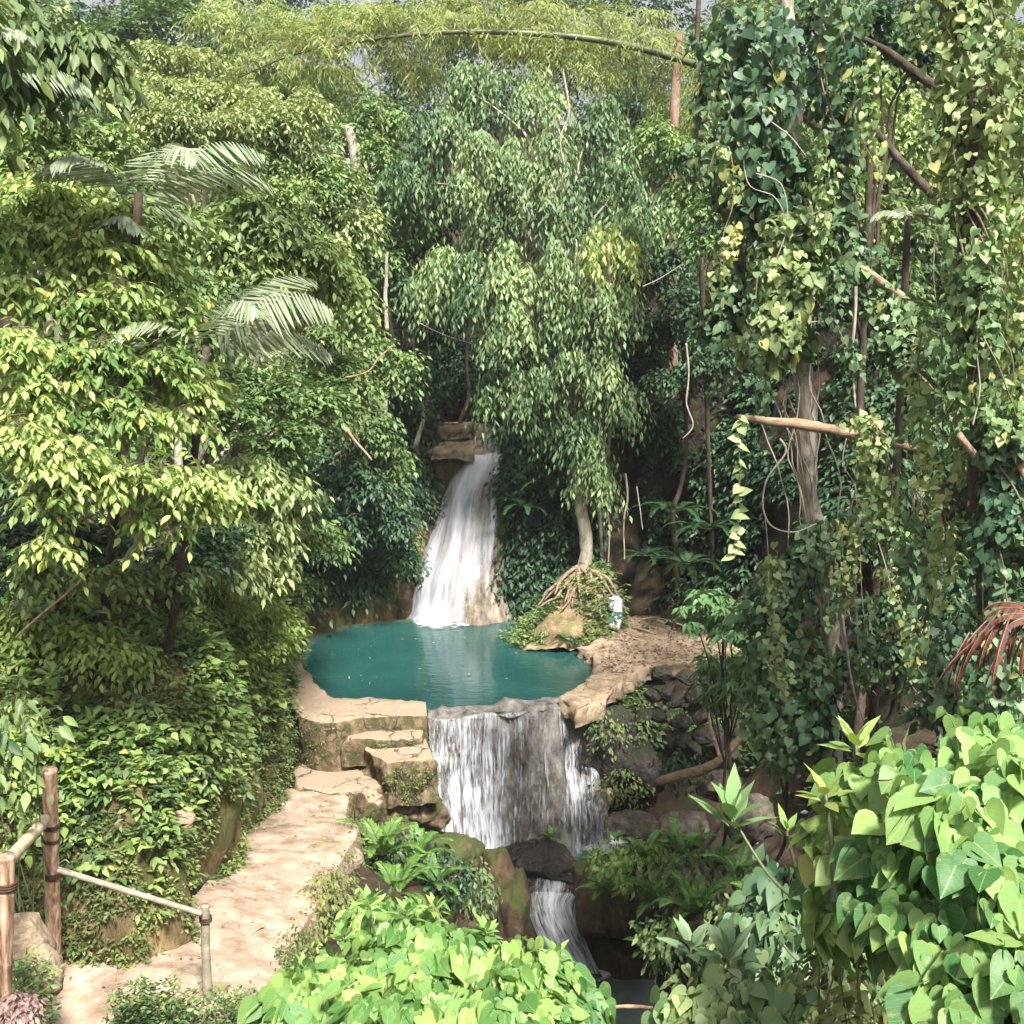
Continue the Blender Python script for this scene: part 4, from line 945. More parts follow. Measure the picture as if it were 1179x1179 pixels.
tree('shelf_leaved_tree', 'bright yellow green tree with flat shelves of pointed leaves on the sunny left bank', 'tree', [b, P(150, 640, 11.7), P(160, 600, 11.3), P(140, 500, 11.2), P(110, 380, 11.2), P(90, 260, 11.2)], [.055, .045, .02],
     main, .108, .055, 'bright', 'bark', 'oval', cover=2.6, m=7, sag=.35, ldroop=.75, flat=.18, tint=(.0, .92), twigs=True, odd=.02, split=6)
auto_tree('broadleaf_tree', 'tree in the top left corner with large hanging leaves, one of them yellow', [(10, 10, 9.5, 60, 50), (75, 25, 9.8, 50, 45), (30, 80, 9.6, 55, 30), (105, 60, 10, 25, 35), (-30, 60, 9, 50, 60)], .17, .07, 'mid', tpl='oval', cover=1.5, ldroop=1.1, sag=.5, tint=(.1, .95), odd=.01, tr=(.06, .03), base=drop(-9.5, 13.5))
auto_tree('broadleaf_tree', 'dusty green tree between the left edge palm and the bright shelf leaved tree', [(40, 150, 13, 60, 30), (110, 165, 13.5, 55, 30), (30, 190, 12.8, 45, 22), (75, 190, 13, 50, 25)], .12, .06, 'mid', cover=1.7, tint=(.2, 1), ldroop=.6)
auto_tree('feathery_tree', 'pale feathery tree spreading across the slope above the dark palm', [(150, 90, 22, 60, 35), (225, 100, 22, 65, 38), (300, 120, 21.5, 60, 45), (250, 150, 20.5, 55, 35), (170, 130, 20, 60, 28), (350, 150, 22, 45, 50), (205, 60, 23.5, 50, 22)], .13, .05, 'pale', cover=1.7, sag=.6, ldroop=.4, flat=.25, slen=4, m=9, tint=(.2, 1))
auto_tree('feathery_tree', 'mid green feathery tree left of the pale trunk stub, below the bamboo', [(370, 210, 22, 45, 40), (320, 230, 21, 50, 40), (385, 270, 22, 32, 45), (350, 300, 21, 50, 35), (290, 190, 21, 40, 30)], .13, .055, 'mid', cover=1.8, sag=.55, flat=.25, slen=3.6, m=8, tint=(.2, 1))
auto_tree('broadleaf_shrub', 'light green shrub with glossy leaves above the pale palm fan', [(270, 235, 15.5, 45, 25, .4, 1), (310, 262, 15.5, 42, 28, .3, 1), (345, 300, 15.8, 50, 28), (380, 330, 16.5, 36, 25, .4, 1), (290, 300, 15, 40, 25), (240, 270, 15, 35, 20)], .15, .07, 'mid', tpl='oval', cover=1.8, sag=.4, ldroop=.6, tint=(.4, 1), cat='shrub')
auto_tree('broadleaf_shrub', 'shaded shrub below the pale palm fan', [(300, 440, 15, 50, 30), (345, 465, 16, 45, 32), (260, 470, 14, 40, 30), (385, 430, 17, 28, 30), (310, 500, 15, 50, 30)], .13, .06, 'mid', cover=1.9, tint=(.1, .8), cat='shrub')
auto_tree('broadleaf_shrub', 'silvery green shrub draping over the bank corner beside the pool', [(285, 535, 14.5, 40, 30, .3, 1), (320, 560, 15, 30, 35, .3, 1), (290, 600, 14.8, 38, 30, .2, .9), (315, 640, 15.2, 26, 30), (275, 650, 14.5, 30, 30)], .14, .062, 'pale', tpl='oval', cover=1.9, ldroop=.9, sag=.5, tint=(.3, 1), cat='shrub')
auto_tree('broadleaf_shrub', 'dense leafy bush bulging over the pool end of the left bank', [(300, 700, 16.4, 38, 32, .3, 1), (325, 735, 17.6, 22, 28, .4, 1), (285, 745, 16, 35, 30, .3, 1), (262, 700, 15.5, 25, 25)], .11, .055, 'lime', tpl='oval', cover=1.8, ldroop=.7, tint=(.2, .9), cat='shrub', base=drop(-4.7, 18.0))
auto_tree('broadleaf_shrub', 'dark shrub in shade under the bright shelf leaved tree', [(40, 600, 12.8, 60, 35), (110, 620, 13, 45, 30), (210, 640, 13.5, 50, 30), (20, 660, 12.5, 50, 25), (250, 620, 14, 35, 30)], .12, .055, 'dark', cover=1.8, cat='shrub')  # dark leaf colour stands in for the shade under the tree
for (cl, L_, W_, mt, lb) in (
    ([(370, 380, 23, 36, 40), (395, 430, 24, 32, 38), (365, 470, 23.5, 34, 36)], .17, .075, 'mid', 'leafy tree behind the pale palm fan at the top of the left pool wall'),
    ([(440, 420, 26.5, 36, 42), (420, 490, 26, 36, 34), (455, 540, 26.8, 30, 34)], .18, .08, 'mid', 'tree above the dark gully left of the falls'),
    ([(400, 550, 25.5, 40, 30), (440, 590, 26.5, 38, 26), (380, 610, 25, 40, 26), (460, 625, 27.3, 22, 22)], .18, .08, 'dark', 'dark layered tree leaning over the pool left of the falls'),
    ([(430, 160, 30, 40, 50), (460, 230, 30, 34, 60), (430, 290, 29, 32, 50)], .17, .08, 'mid', 'tall dark green tree with a pale bare trunk left of the weeping fig'),
    ([(470, 340, 29.5, 26, 40), (480, 430, 30, 20, 36)], .17, .08, 'dark', 'slim shaded tree beside the dark gully')):
    auto_tree('jungle_tree', lb, cl, L_, W_, mt, cover=1.8, sag=.5, ldroop=.5, tint=(.2, 1))
for (cl, L_, W_, mt, lb) in (
    ([(530, 320, 31, 40, 26), (505, 300, 31, 30, 30), (565, 330, 31, 30, 26)], .18, .08, 'dark', 'added dark tree arching over the gully above the falls to shade it'),  # tree added to keep sky light out of the gully
    ([(520, 390, 36, 40, 40), (555, 420, 35, 36, 40), (530, 450, 34.5, 36, 30)], .18, .08, 'dark', 'added dark leaved bush standing for the shade deep in the gully above the falls'),  # dark leaves fill the back: gully shade put into the colour
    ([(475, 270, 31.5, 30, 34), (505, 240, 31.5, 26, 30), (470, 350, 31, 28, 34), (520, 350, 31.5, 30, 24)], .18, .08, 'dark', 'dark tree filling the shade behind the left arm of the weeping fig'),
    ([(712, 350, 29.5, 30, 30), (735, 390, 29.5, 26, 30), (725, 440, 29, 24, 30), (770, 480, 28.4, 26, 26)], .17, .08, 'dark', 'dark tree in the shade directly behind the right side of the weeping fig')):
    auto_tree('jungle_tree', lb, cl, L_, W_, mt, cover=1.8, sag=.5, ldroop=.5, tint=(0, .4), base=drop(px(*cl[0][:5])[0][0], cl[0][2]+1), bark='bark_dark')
for (cl, L_, W_, mt, lb) in (
    ([(250, 385, 13.6, 40, 28), (215, 330, 13.2, 35, 26, .4, 1), (180, 250, 13, 40, 26, .3, 1), (245, 330, 14, 30, 26)], .13, .062, 'mid', 'green tree around the stems of the two left palms'),
    ([(395, 345, 19, 34, 34, .4, 1), (375, 395, 18.5, 38, 30), (400, 440, 19, 28, 30)], .14, .065, 'mid', 'broad leaved tree at the right of the pale palm fan'),
    ([(330, 570, 18, 34, 30), (360, 620, 20, 34, 30), (345, 680, 22, 24, 26), (340, 520, 18.5, 34, 30)], .14, .065, 'mid', 'green shrub between the silvery shrub and the layered pool tree'),
    ([(370, 300, 19.5, 44, 34, .4, 1), (405, 240, 22, 30, 36, .3, 1)], .15, .07, 'pale', 'sunlit tree above the pale palm fan, right of the glossy shrub')):
    auto_tree('jungle_tree', lb, cl, L_, W_, mt, cover=2, sag=.5, ldroop=.6, tint=(.2, 1), tr=(.06, .03), bark='bark_dark')
for (cl, L_, W_, mt, lb) in (
    ([(80, 735, 11.9, 50, 28), (135, 750, 11.9, 45, 26), (30, 720, 12.0, 40, 26)], .10, .055, 'lime', 'light creeper mat on the upper left bank behind the broad leaved plants'),
    ([(175, 725, 13.2, 36, 26), (210, 700, 14, 34, 26), (245, 680, 14.8, 30, 24)], .10, .055, 'mid', 'green creeper mat on the bank top under the silvery shrub'),
    ([(60, 650, 11.6, 36, 22), (120, 655, 11.7, 36, 20), (190, 655, 12.2, 34, 20)], .11, .055, 'mid', 'low leafy growth directly under the shelf leaved tree')):
    auto_tree('creeper_mat', lb, cl, L_, W_, mt, cover=2.2, sag=.5, ldroop=.5, tint=(.2, 1), tr=(.02, .01), bark='bark_dark', tpl='oval', cat='creeper', base=px(*cl[0][:5])[0]-A3(0, -.4, .6))
auto_tree('jungle_tree', 'tall thin crowned tree on the skyline between the corner tree and the bamboo', [(150, 25, 42, 40, 26), (190, 10, 42, 40, 20), (120, 45, 42, 34, 20), (230, 30, 42, 30, 20)], .26, .12, 'mid', cover=1.0, tr=(.12, .05))
# bare pale stub trunks
def pole(name, label, pts, r, mat='bark', cat='tree trunk', n=14, wob=.04, seed=1, group=None, seg=8):
    base = np.asarray(pts[0], float); g = Geo(); g.tube(pts, r, seg, n, wob=wob, seed=seed, rough=.15)
    o = g.build(name, M[mat]); return tag(o, label, cat, group)
pole('bare_trunk', 'pale bare trunk stub rising left of the tall dark green tree', [drop(-4.7, 31.3), P(410, 230, 29.5), P(400, 145, 29.4)], [.2, .16, .12])
pole('bare_trunk', 'thin white dead trunk left of the weeping fig', [P(446, 380, 27.8), P(444, 330, 27.8), P(446, 290, 27.8)], [.06, .05, .03], wob=.08)

# ------------------------------------------------------------------ weeping fig on the mound
fig = [(575, 165, 26.8, 42, 30, .4, 1), (605, 195, 26.7, 30, 30, .3, 1), (548, 205, 26.9, 32, 32, .3, .9), (560, 260, 27.2, 40, 36, 0, .7), (515, 300, 27.0, 34, 26, .3, 1), (488, 322, 27.2, 24, 16, .4, 1), (545, 315, 26.6, 34, 32), (595, 300, 26.5, 36, 36, .3, 1),
       (585, 365, 26.4, 30, 36, .2, .9), (610, 425, 26.6, 28, 38), (575, 440, 27, 22, 30, 0, .6), (705, 275, 26.6, 40, 34, .5, 1), (672, 310, 26.8, 26, 34, .2, .9), (700, 350, 26.4, 36, 36, .3, 1), (690, 415, 26.5, 32, 36, .3, 1), (665, 470, 26.8, 26, 30), (715, 450, 27, 22, 30, 0, .7),
       (680, 515, 26.7, 26, 28, .3, 1), (695, 545, 26.8, 16, 12, .4, 1), (500, 140, 28.6, 36, 34, 0, .6), (470, 200, 28.8, 30, 30, 0, .6), (628, 108, 27.4, 28, 20, .4, 1), (680, 130, 28.4, 34, 34, 0, .7), (720, 190, 28, 32, 34, .1, .8), (765, 225, 28, 30, 30, .1, .8), (665, 205, 28, 26, 34, 0, .5), (540, 90, 29, 40, 26, .1, .8), (600, 80, 28.8, 36, 22, .1, .8), (640, 480, 27.2, 22, 26, 0, .6), (735, 240, 27.4, 20, 30, 0, .6), (640, 235, 26.5, 26, 30, 0, .6), (645, 290, 26.3, 22, 26, .1, .8), (632, 350, 26.3, 22, 26, 0, .7), (640, 165, 26.6, 24, 24, .1, .8), (655, 400, 26.2, 20, 26, 0, .7)]
fig = [q if len(q) > 5 else q+(((0, .45), (0, .8), (.25, 1))[i % 3]) for i, q in enumerate(fig)]
b = P(672, 668, 27.2)
tree('weeping_fig', 'tall weeping fig with hanging curtains of small glossy leaves rising from the root covered mound', 'tree', [b, P(673, 640, 27.2), P(670, 600, 27.3), P(660, 480, 27.6), P(650, 300, 27.6), P(640, 120, 27.8)], [.21, .17, .16, .13, .10, .04],
     fig, .19, .066, 'fig', 'bark', 'tiny', cover=1.5, m=7, sag=1.1, ldroop=1.2, flat=.1, tint=(.05, .95), upn=.5, slen=3.2, down=.25, odd=.006, split=6)
g = Geo()
for i in range(34):
    a = -PI*.98+PI*1.0*i/33+RNG.normal()*.08; st = P(672+RNG.normal()*5, 652+RNG.random()*8, 26.75); L_ = .4+.8*RNG.random()
    pts = [st]
    for k in range(1, 6):
        f = k/5; q = st+A3(math.cos(a)*L_*f*.95, -abs(math.sin(a))*L_*f*.7-.15*f, -.05-1.15*L_*f**1.25*.62); pts.append(q)
    g.tube(pts, [.055, .042, .018], 6, 16, wob=.16, seed=i)
tag(g.build('tree_root', M['root']), 'tangle of exposed brown roots spreading down the mound from the fig trunk', 'roots')
auto_tree('broadleaf_tree', 'yellow leaved branch tree glowing in front of the weeping fig', [(702, 268, 25.6, 28, 18, .7, 1), (676, 290, 25.6, 16, 16, .7, 1), (724, 280, 25.7, 10, 20, .7, 1)], .19, .07, 'bright', cover=1.0, ldroop=1.1, sag=.8, tint=(.6, 1), odd=.05, base=drop(2.4, 28.6), tr=(.06, .03), down=.3, upn=.6, split=5)

# ------------------------------------------------------------------ bamboo arching across the top
g = Geo(); arch = [P(1010, 210, 15.5), P(900, 115, 14.8), P(800, 74, 14.2), P(700, 48, 13.8), P(600, 38, 13.6), P(500, 38, 13.6), P(400, 50, 13.8), P(330, 66, 14.2), P(270, 92, 14.8)]
root = empty('bamboo', 'long green bamboo culm arching right to left across the top with feathery yellow green leaves', 'bamboo', arch[0])
pts = g.tube(arch, [.056, .054, .048, .042, .034, .026, .017, .010, .005], 8, 120)
for i in range(4, 116, 8): g.tube([pts[i]-nrmz(pts[i+1]-pts[i])*.014, pts[i]+nrmz(pts[i+1]-pts[i])*.014], [.062-.046*i/116]*2, 8)
g.build('culm', M['culm'], root)
Lv = Leaves(); g = Geo()
for i in range(150):
    k = int(20+95*RNG.random()); o0 = pts[k]; a = RNG.normal(size=3)*A3(1, 1, .6)+A3(-.5, 0, .35); L_ = .35+.5*RNG.random(); d = nrmz(a)
    q = [o0, o0+d*L_*.5+A3(0, 0, .03), o0+d*L_+A3(0, 0, -.1)]; g.tube(q, [.004, .002], 3, caps=False)
    n_ = 7; t = RNG.random((n_, 1)); oo = q[1]*(1-t)+q[2]*t
    sprays(Lv, oo, nrmz(d+rdir(n_)*.7), .22, 6, .12, .017, .5, .5, RNG.random(n_), upn=.6)
Lv.build('leaves', 'tiny', M['bamboo_leaf'], root); g.build('side_twigs', M['twig'], root)
for (cl, lb) in (([(330, 50, 30, 60, 40), (280, 20, 30.5, 60, 30), (400, 25, 30, 60, 35), (370, 100, 31, 40, 30)], 'feathery bamboo clump behind the left tip of the arching culm'),
                 ([(470, 20, 30, 60, 30), (540, 10, 29.6, 60, 30, .5, 1), (590, 45, 30, 50, 25), (470, 70, 31, 50, 25)], 'feathery bamboo clump behind the middle of the arching culm, with a few golden leaves'),
                 ([(650, 20, 30, 60, 30, .5, 1), (720, 25, 30, 50, 32, .5, 1), (700, 75, 30, 45, 25), (765, 60, 30, 30, 28), (790, 130, 30, 32, 40), (770, 110, 30.5, 30, 30)], 'feathery bamboo clump behind the right part of the arching culm')):
    auto_tree('bamboo_clump', lb, cl, .21, .032, 'bamboo_leaf', cat='bamboo', bark='culm', tr=(.05, .02), cover=.8, sag=.7, ldroop=.6, m=8, slen=3, tint=(.1, 1), upn=.6, crown='leaves', odd=.01,
              base=drop(px(*cl[0][:5])[0][0], 31.6+.5*RNG.random()), group='bamboo clumps')
pole('bare_trunk', 'thin straight brown trunk behind the right bamboo clump', [drop(4.4, 30), P(775, 200, 29), P(782, 40, 29)], [.16, .13, .10], 'bark_red')
pole('bare_trunk', 'slender brown trunk between the bamboo and the vine covered trees', [drop(5.2, 27.5), P(803, 160, 25), P(806, -30, 25)], [.06, .055, .05], 'bark_dark')

# right-centre jungle
for (cl, L_, W_, mt, lb) in (
    ([(770, 310, 27.5, 36, 34), (810, 340, 26.5, 36, 30), (760, 370, 28, 32, 30), (820, 400, 26, 30, 34), (780, 430, 27, 30, 26)], .16, .08, 'dark', 'dark tree right of the weeping fig, above the hanging root'),
    ([(800, 200, 24, 34, 40), (770, 160, 25, 32, 36), (820, 260, 23, 28, 34)], .15, .07, 'mid', 'green tree under the right bamboo clump'),
    ([(1000, 90, 19, 40, 36, .4, 1), (1040, 130, 19, 38, 32, .5, 1), (990, 160, 19, 36, 30), (1060, 180, 19, 34, 34)], .14, .065, 'pale', 'sunlit tree seen through the gap between the two vine covered trunks'),
    ([(1000, 250, 18, 40, 40), (960, 210, 18, 34, 36, .4, 1), (1060, 260, 18, 34, 36), (1010, 310, 17, 40, 30)], .14, .07, 'mid', 'leafy tree behind the small pale palm'),
    ([(960, 20, 15, 40, 34), (1010, 30, 15, 44, 34), (930, 70, 14.5, 30, 30), (1050, 60, 15, 30, 28), (1080, 20, 15, 30, 24)], .15, .085, 'dark', 'dark leaved canopy at the top between the two vine covered trunks'),
    ([(1010, 400, 16, 44, 36), (1050, 450, 15.5, 36, 36), (990, 470, 16, 40, 36), (1030, 540, 15, 40, 36), (1000, 600, 15, 40, 36)], .13, .07, 'dark', 'dark shrub behind the horizontal dead branch'),
    ([(1080, 680, 12.5, 40, 36), (1020, 700, 13, 40, 36), (1060, 750, 12, 40, 30), (990, 770, 13, 34, 34)], .11, .06, 'dark', 'dark shrub behind the rust coloured dead fern'),
    ([(1150, 300, 12, 40, 60, .4, 1), (1160, 160, 12, 30, 60), (1170, 430, 11.5, 30, 50)], .11, .06, 'mid', 'sunlit shrub at the right edge behind the vine covered trunk')):
    auto_tree('jungle_tree' if 'tree' in lb or 'canopy' in lb else 'jungle_shrub', lb, cl, L_, W_, mt, cover=1.7, sag=.4, ldroop=.6, tint=(.1, .95), cat='tree' if 'tree' in lb or 'canopy' in lb else 'shrub', tr=(.09, .04), bark='bark_dark')
for (cl, mt, lb) in (
    ([(815, 690, 16.5, 32, 14, .4, 1), (800, 712, 16.6, 22, 10, .4, 1), (850, 700, 16, 28, 16), (835, 725, 16, 30, 14), (870, 735, 15.5, 28, 18)], 'glossy', 'glossy leaved bush reaching over the right end of the bare platform'),
    ([(815, 770, 17, 26, 16, .3, 1), (840, 790, 16.5, 28, 16, .4, 1), (818, 805, 16.8, 18, 12, .3, 1), (865, 775, 16, 26, 20)], 'glossy', 'bush with bright star shaped leaf clusters above the dark dry wall'),
    ([(885, 790, 14.5, 30, 24), (880, 830, 14.5, 28, 22), (905, 860, 14, 26, 24), (920, 800, 14, 30, 26), (935, 840, 13.5, 26, 24)], 'glossy', 'blue green bush in the shaded gully behind the rosette plant')):
    auto_tree('glossy_bush', lb, cl, .15, .055, mt, tpl='lance', cover=1.5, sag=.4, ldroop=.6, tint=(.2, 1), cat='bush', tr=(.04, .02), bark='bark_dark', m=8, slen=1.6)
# ------------------------------------------------------------------ vine covered trees on the right
def vine(name, label, path, rad, n, L, mat, seed=0, cat='climbing vine', tpl='heart', tint=(0, .9), group='vines on the right trees', stems=5, front=True, lump=.8, odd=.02, tip_out=.3):
    pts = cr(np.asarray(path, float), 80); rad = np.interp(np.linspace(0, 1, 80), np.linspace(0, 1, len(rad)), rad)
    root = empty(name, label, cat, pts[0], group); Lv = Leaves()
    i = (RNG.random(n)*79).astype(int); th = RNG.random(n)*2*PI
    T = nrmz(np.gradient(pts, axis=0))[i]; a = nrmz(np.cross(T, A3(.2, .95, .1))); b_ = np.cross(T, a)
    rd = a*np.cos(th)[:, None]+b_*np.sin(th)[:, None]
    base = pts[i]; lum = 1+lump*fbm((base+rd*rad[i][:, None])*2.2, seed, 3)
    pos = base+rd*(rad[i]*lum*(.45+.75*RNG.random(n)))[:, None]+RNG.normal(size=(n, 3))*.04
    tn = tint[0]+(tint[1]-tint[0])*np.clip(.45+.6*fbm(pos*1.6, seed+3, 3)+RNG.normal(size=n)*.18, 0, 1)
    tn[RNG.random(n) < odd] = 1.0
    Ls = L*(.35+1.0*RNG.random(n)); kp = (fbm(pos*1.9, seed+7, 3)+.25*RNG.normal(size=n)) > -.32
    pos, rd, tn, Ls = pos[kp], rd[kp], tn[kp], Ls[kp]; n = len(pos)
    Lv.add(pos, -UP*.8+rd*tip_out+RNG.normal(size=(n, 3))*.5, rd*.9+UP*.55+RNG.normal(size=(n, 3))*.35, Ls, Ls*.95, np.clip(tn, 0, 1))
    Lv.build('leaves', tpl, M[mat], root)
    g = Geo()
    for k in range(stems):
        ph = RNG.random()*6; off = np.stack([np.cos(np.linspace(ph, ph+5, 30)), np.sin(np.linspace(ph, ph+5, 30)), np.zeros(30)], 1)*np.interp(np.linspace(0, 1, 30), np.linspace(0, 1, 80), rad)[:, None]*.6
        g.tube(cr(pts[::8], 30)+off, [.010, .006], 5, wob=.1, seed=seed+k)
    g.build('stem', M['twig'], root)
    return root
g = Geo(); tp = [drop(P(965, 850, 13.2)[0], 13.2), P(960, 780, 13.2), P(950, 680, 13.1), P(938, 580, 13), P(930, 480, 13), P(926, 400, 13), P(915, 250, 13), P(908, 120, 13), P(905, 0, 13), P(905, -80, 13)]
r_ = empty('pale_trunk_tree', 'pale barked tree trunk wrapped in vines, standing right of the leafy strand', 'tree', tp[0])
g.tube(tp, [.14, .105, .10, .11, .115, .11, .10, .09, .08, .075], 14, 90, wob=.10, seed=3, rough=.18); g.build('trunk', M['bark'], r_)
g = Geo()
for i in range(9):
    u0 = 925+RNG.normal()*14; g.tube([P(u0-8, 200+RNG.random()*120, 12.75), P(u0-14+RNG.normal()*8, 420, 12.75), P(u0+4, 560, 12.8), P(u0+25, 720, 12.9)], [.006, .010, .006], 6, 40, wob=.2, seed=i+5)
g.build('climbing_root', M['liana'], r_)
tp2 = [drop(P(1145, 900, 9.6)[0], 9.6), P(1140, 760, 9.6), P(1135, 600, 9.5), P(1132, 450, 9.5), P(1128, 300, 9.5), P(1118, 150, 9.5), P(1108, 0, 9.5), P(1100, -90, 9.5)]
g = Geo(); r2 = empty('dark_trunk_tree', 'thick dark tree trunk almost hidden by vines near the right edge', 'tree', tp2[0])
g.tube(tp2, [.15, .13, .12, .12, .12, .11, .10, .09], 12, 80, wob=.08, seed=8, rough=.18); g.build('trunk', M['bark_dark'], r2)
vine('climbing_vine', 'dark green vine thick around the top of the pale barked trunk', [P(862, 30, 12.8), P(870, 110, 12.7), P(880, 190, 12.7), P(893, 260, 12.8)], [.36, .42, .34, .22], 2175, 0.111, 'ivy', 1, tint=(0, .7))
vine('climbing_vine', 'big leaved vine bulging over the trunk above the horizontal dead branch', [P(905, 255, 12.6), P(905, 330, 12.4), P(888, 380, 12.4), P(872, 415, 12.5)], [.22, .42, .44, .22], 2755, 0.107, 'ivy_light', 2, tint=(0, .9))
vine('climbing_vine', 'vine hanging left of the pale barked trunk, reaching toward the dark gap', [P(845, 260, 13.2), P(838, 330, 13), P(830, 400, 13.1)], [.2, .3, .2], 754, 0.098, 'ivy', 3)
vine('climbing_vine', 'vine on the right flank of the pale barked trunk, from top to the small palm', [P(955, -20, 12.6), P(960, 90, 12.6), P(965, 200, 12.6), P(975, 300, 12.4), P(985, 360, 12.4)], [.3, .25, .22, .3, .2], 1595, 0.098, 'ivy', 4)
vine('climbing_vine', 'yellowish vine cascading right of the trunk below the horizontal dead branch', [P(1000, 480, 12), P(1015, 560, 12), P(1025, 640, 11.9), P(1045, 720, 11.9), P(1060, 790, 11.8)], [.12, .16, .14, .2, .15], 1450, 0.070, 'ivy_light', 5, tint=(.3, 1), odd=.06)
vine('climbing_vine', 'vine wrapped round the middle of the pale trunk below the dead branch', [P(925, 610, 12.7), P(930, 640, 12.6), P(895, 690, 12.7), P(905, 740, 12.7)], [.2, .26, .28, .25], 1100, 0.098, 'ivy', 6)
vine('climbing_vine', 'blue green vine at the foot of the pale trunk above the rosette plant', [P(880, 700, 13.2), P(900, 770, 13), P(930, 830, 12.8), P(900, 870, 13)], [.35, .42, .42, .3], 2175, 0.102, 'ivy', 7, tint=(.0, .85))
vine('climbing_vine', 'pale sunlit vine covering the top of the dark trunk at the upper right', [P(1110, -60, 9.2), P(1115, 40, 9.2), P(1125, 140, 9.2), P(1128, 230, 9.2)], [.24, .28, .27, .26], 2175, 0.070, 'ivy_light', 8, tint=(.1, .95))
vine('climbing_vine', 'dense vine on the middle of the dark trunk, level with the broken pink branch', [P(1128, 240, 9.2), P(1130, 330, 9.2), P(1140, 420, 9.1), P(1150, 500, 9.1)], [.27, .26, .28, .24], 2465, 0.066, 'ivy_light', 9, tint=(.0, .8))
vine('climbing_vine', 'dark vine on the lower part of the dark trunk above the rust coloured fern', [P(1150, 500, 9.2), P(1160, 580, 9.2), P(1150, 680, 9.2), P(1148, 850, 9.3)], [.25, .2, .24, .28], 2200, 0.074, 'ivy', 10)
vine('climbing_vine', 'vine trailing down the right edge of the view beside the dark trunk', [P(1178, 60, 9.6), P(1180, 200, 9.6), P(1176, 330, 9.6), P(1180, 460, 9.6)], [.16, .18, .2, .2], 1595, 0.066, 'ivy_light', 11, tint=(.2, 1), odd=.08)
vine('climbing_vine', 'round leaved vine of silver blue leaves between the two trunks below the yellow leaf', [P(1060, 560, 11), P(1065, 620, 11), P(1060, 680, 11)], [.14, .2, .12], 348, 0.090, 'ivy', 12, tint=(.3, 1))
vine('climbing_vine', 'vine thicket spreading right of the dead branch toward the dark trunk', [P(1010, 350, 12.2), P(1040, 400, 12), P(1075, 440, 11.6), P(1090, 520, 11.2)], [.25, .32, .3, .25], 1595, 0.082, 'ivy', 13)
vine('climbing_vine', 'thin vine of small leaves falling in front of the left side of the pale trunk', [P(842, 60, 13), P(822, 130, 13), P(835, 200, 13), P(850, 250, 13)], [.22, .3, .25, .2], 1015, 0.090, 'ivy', 14, tint=(.3, 1))
vine('climbing_vine', 'vines hiding the foot of the dark trunk behind the heart leaf bush', [P(1090, 690, 10.5), P(1080, 760, 10.5), P(1100, 820, 10.2)], [.25, .3, .3], 1015, 0.082, 'ivy', 15, tint=(0, .7))
HS = [(872, 300, 470), (835, 170, 330), (968, 300, 430), (985, 520, 700), (1010, 690, 790), (1065, 380, 560), (1090, 120, 330), (1080, 560, 700), (1168, 380, 620), (945, 150, 300), (822, 60, 210), (1000, 60, 210), (1050, 620, 780), (890, 640, 800), (960, 600, 720), (1105, 420, 560)]
WHERE = ['left of the big leaved vine', 'left of the trunk top by the bamboo', 'right of the trunk above the dead branch', 'below the dead branch by the yellowish vine', 'low beside the yellowish vine', 'right of the dead branch end', 'down the left side of the dark trunk top', 'between the dark trunk and the yellowish vine', 'over the pinkish broken branches', 'over the reddish part of the pale trunk', 'at the bamboo end left of the trunk', 'below the dark leaning branch', 'above the heart leaf bush', 'low left of the pale trunk foot', 'over the foot of the pale trunk', 'left of the straight pinkish broken branch']
for k, (u, v0, v1) in enumerate(HS):
    d = 12.0 if u < 1040 else 9.8
    vine('hanging_creeper', 'thin small leaved creeper hanging '+WHERE[k], [P(u, v0, d), P(u+RNG.normal()*8, (v0+v1)/2, d), P(u+RNG.normal()*10, v1, d)], [.05, .10, .04], int((v1-v0)*1.5), .07, 'ivy_light' if k % 2 else 'ivy', 30+k, cat='hanging creeper', group='thin creepers on the right', stems=1, tint=(.2, 1))
# hanging leafy strand
st = [P(853, 478, 11.3), P(851, 520, 11.3), P(852, 570, 11.3), P(850, 610, 11.3), P(843, 640, 11.3)]
root = empty('leafy_strand', 'single hanging strand of pale round leaves in front of the dark gap', 'hanging vine', st[0]); g = Geo(); pts = g.tube(st, [.005, .003], 4, 30); g.build('stem', M['twig'], root)
Lv = Leaves(); k = 22; idx = np.linspace(1, 29, k).astype(int); sd_ = np.where(np.arange(k) % 2 == 0, 1, -1)[:, None]
Lv.add(pts[idx], sd_*A3(.75, 0, 0)+A3(0, -.1, -.5)+RNG.normal(size=(k, 3))*.3, A3(0, -.8, .55)+RNG.normal(size=(k, 3))*.35, .115*(.6+.6*RNG.random(k)), .10*(.6+.5*RNG.random(k)), .75+.2*RNG.random(k)); Lv.build('leaves', 'heart', M['ivy_light'], root)
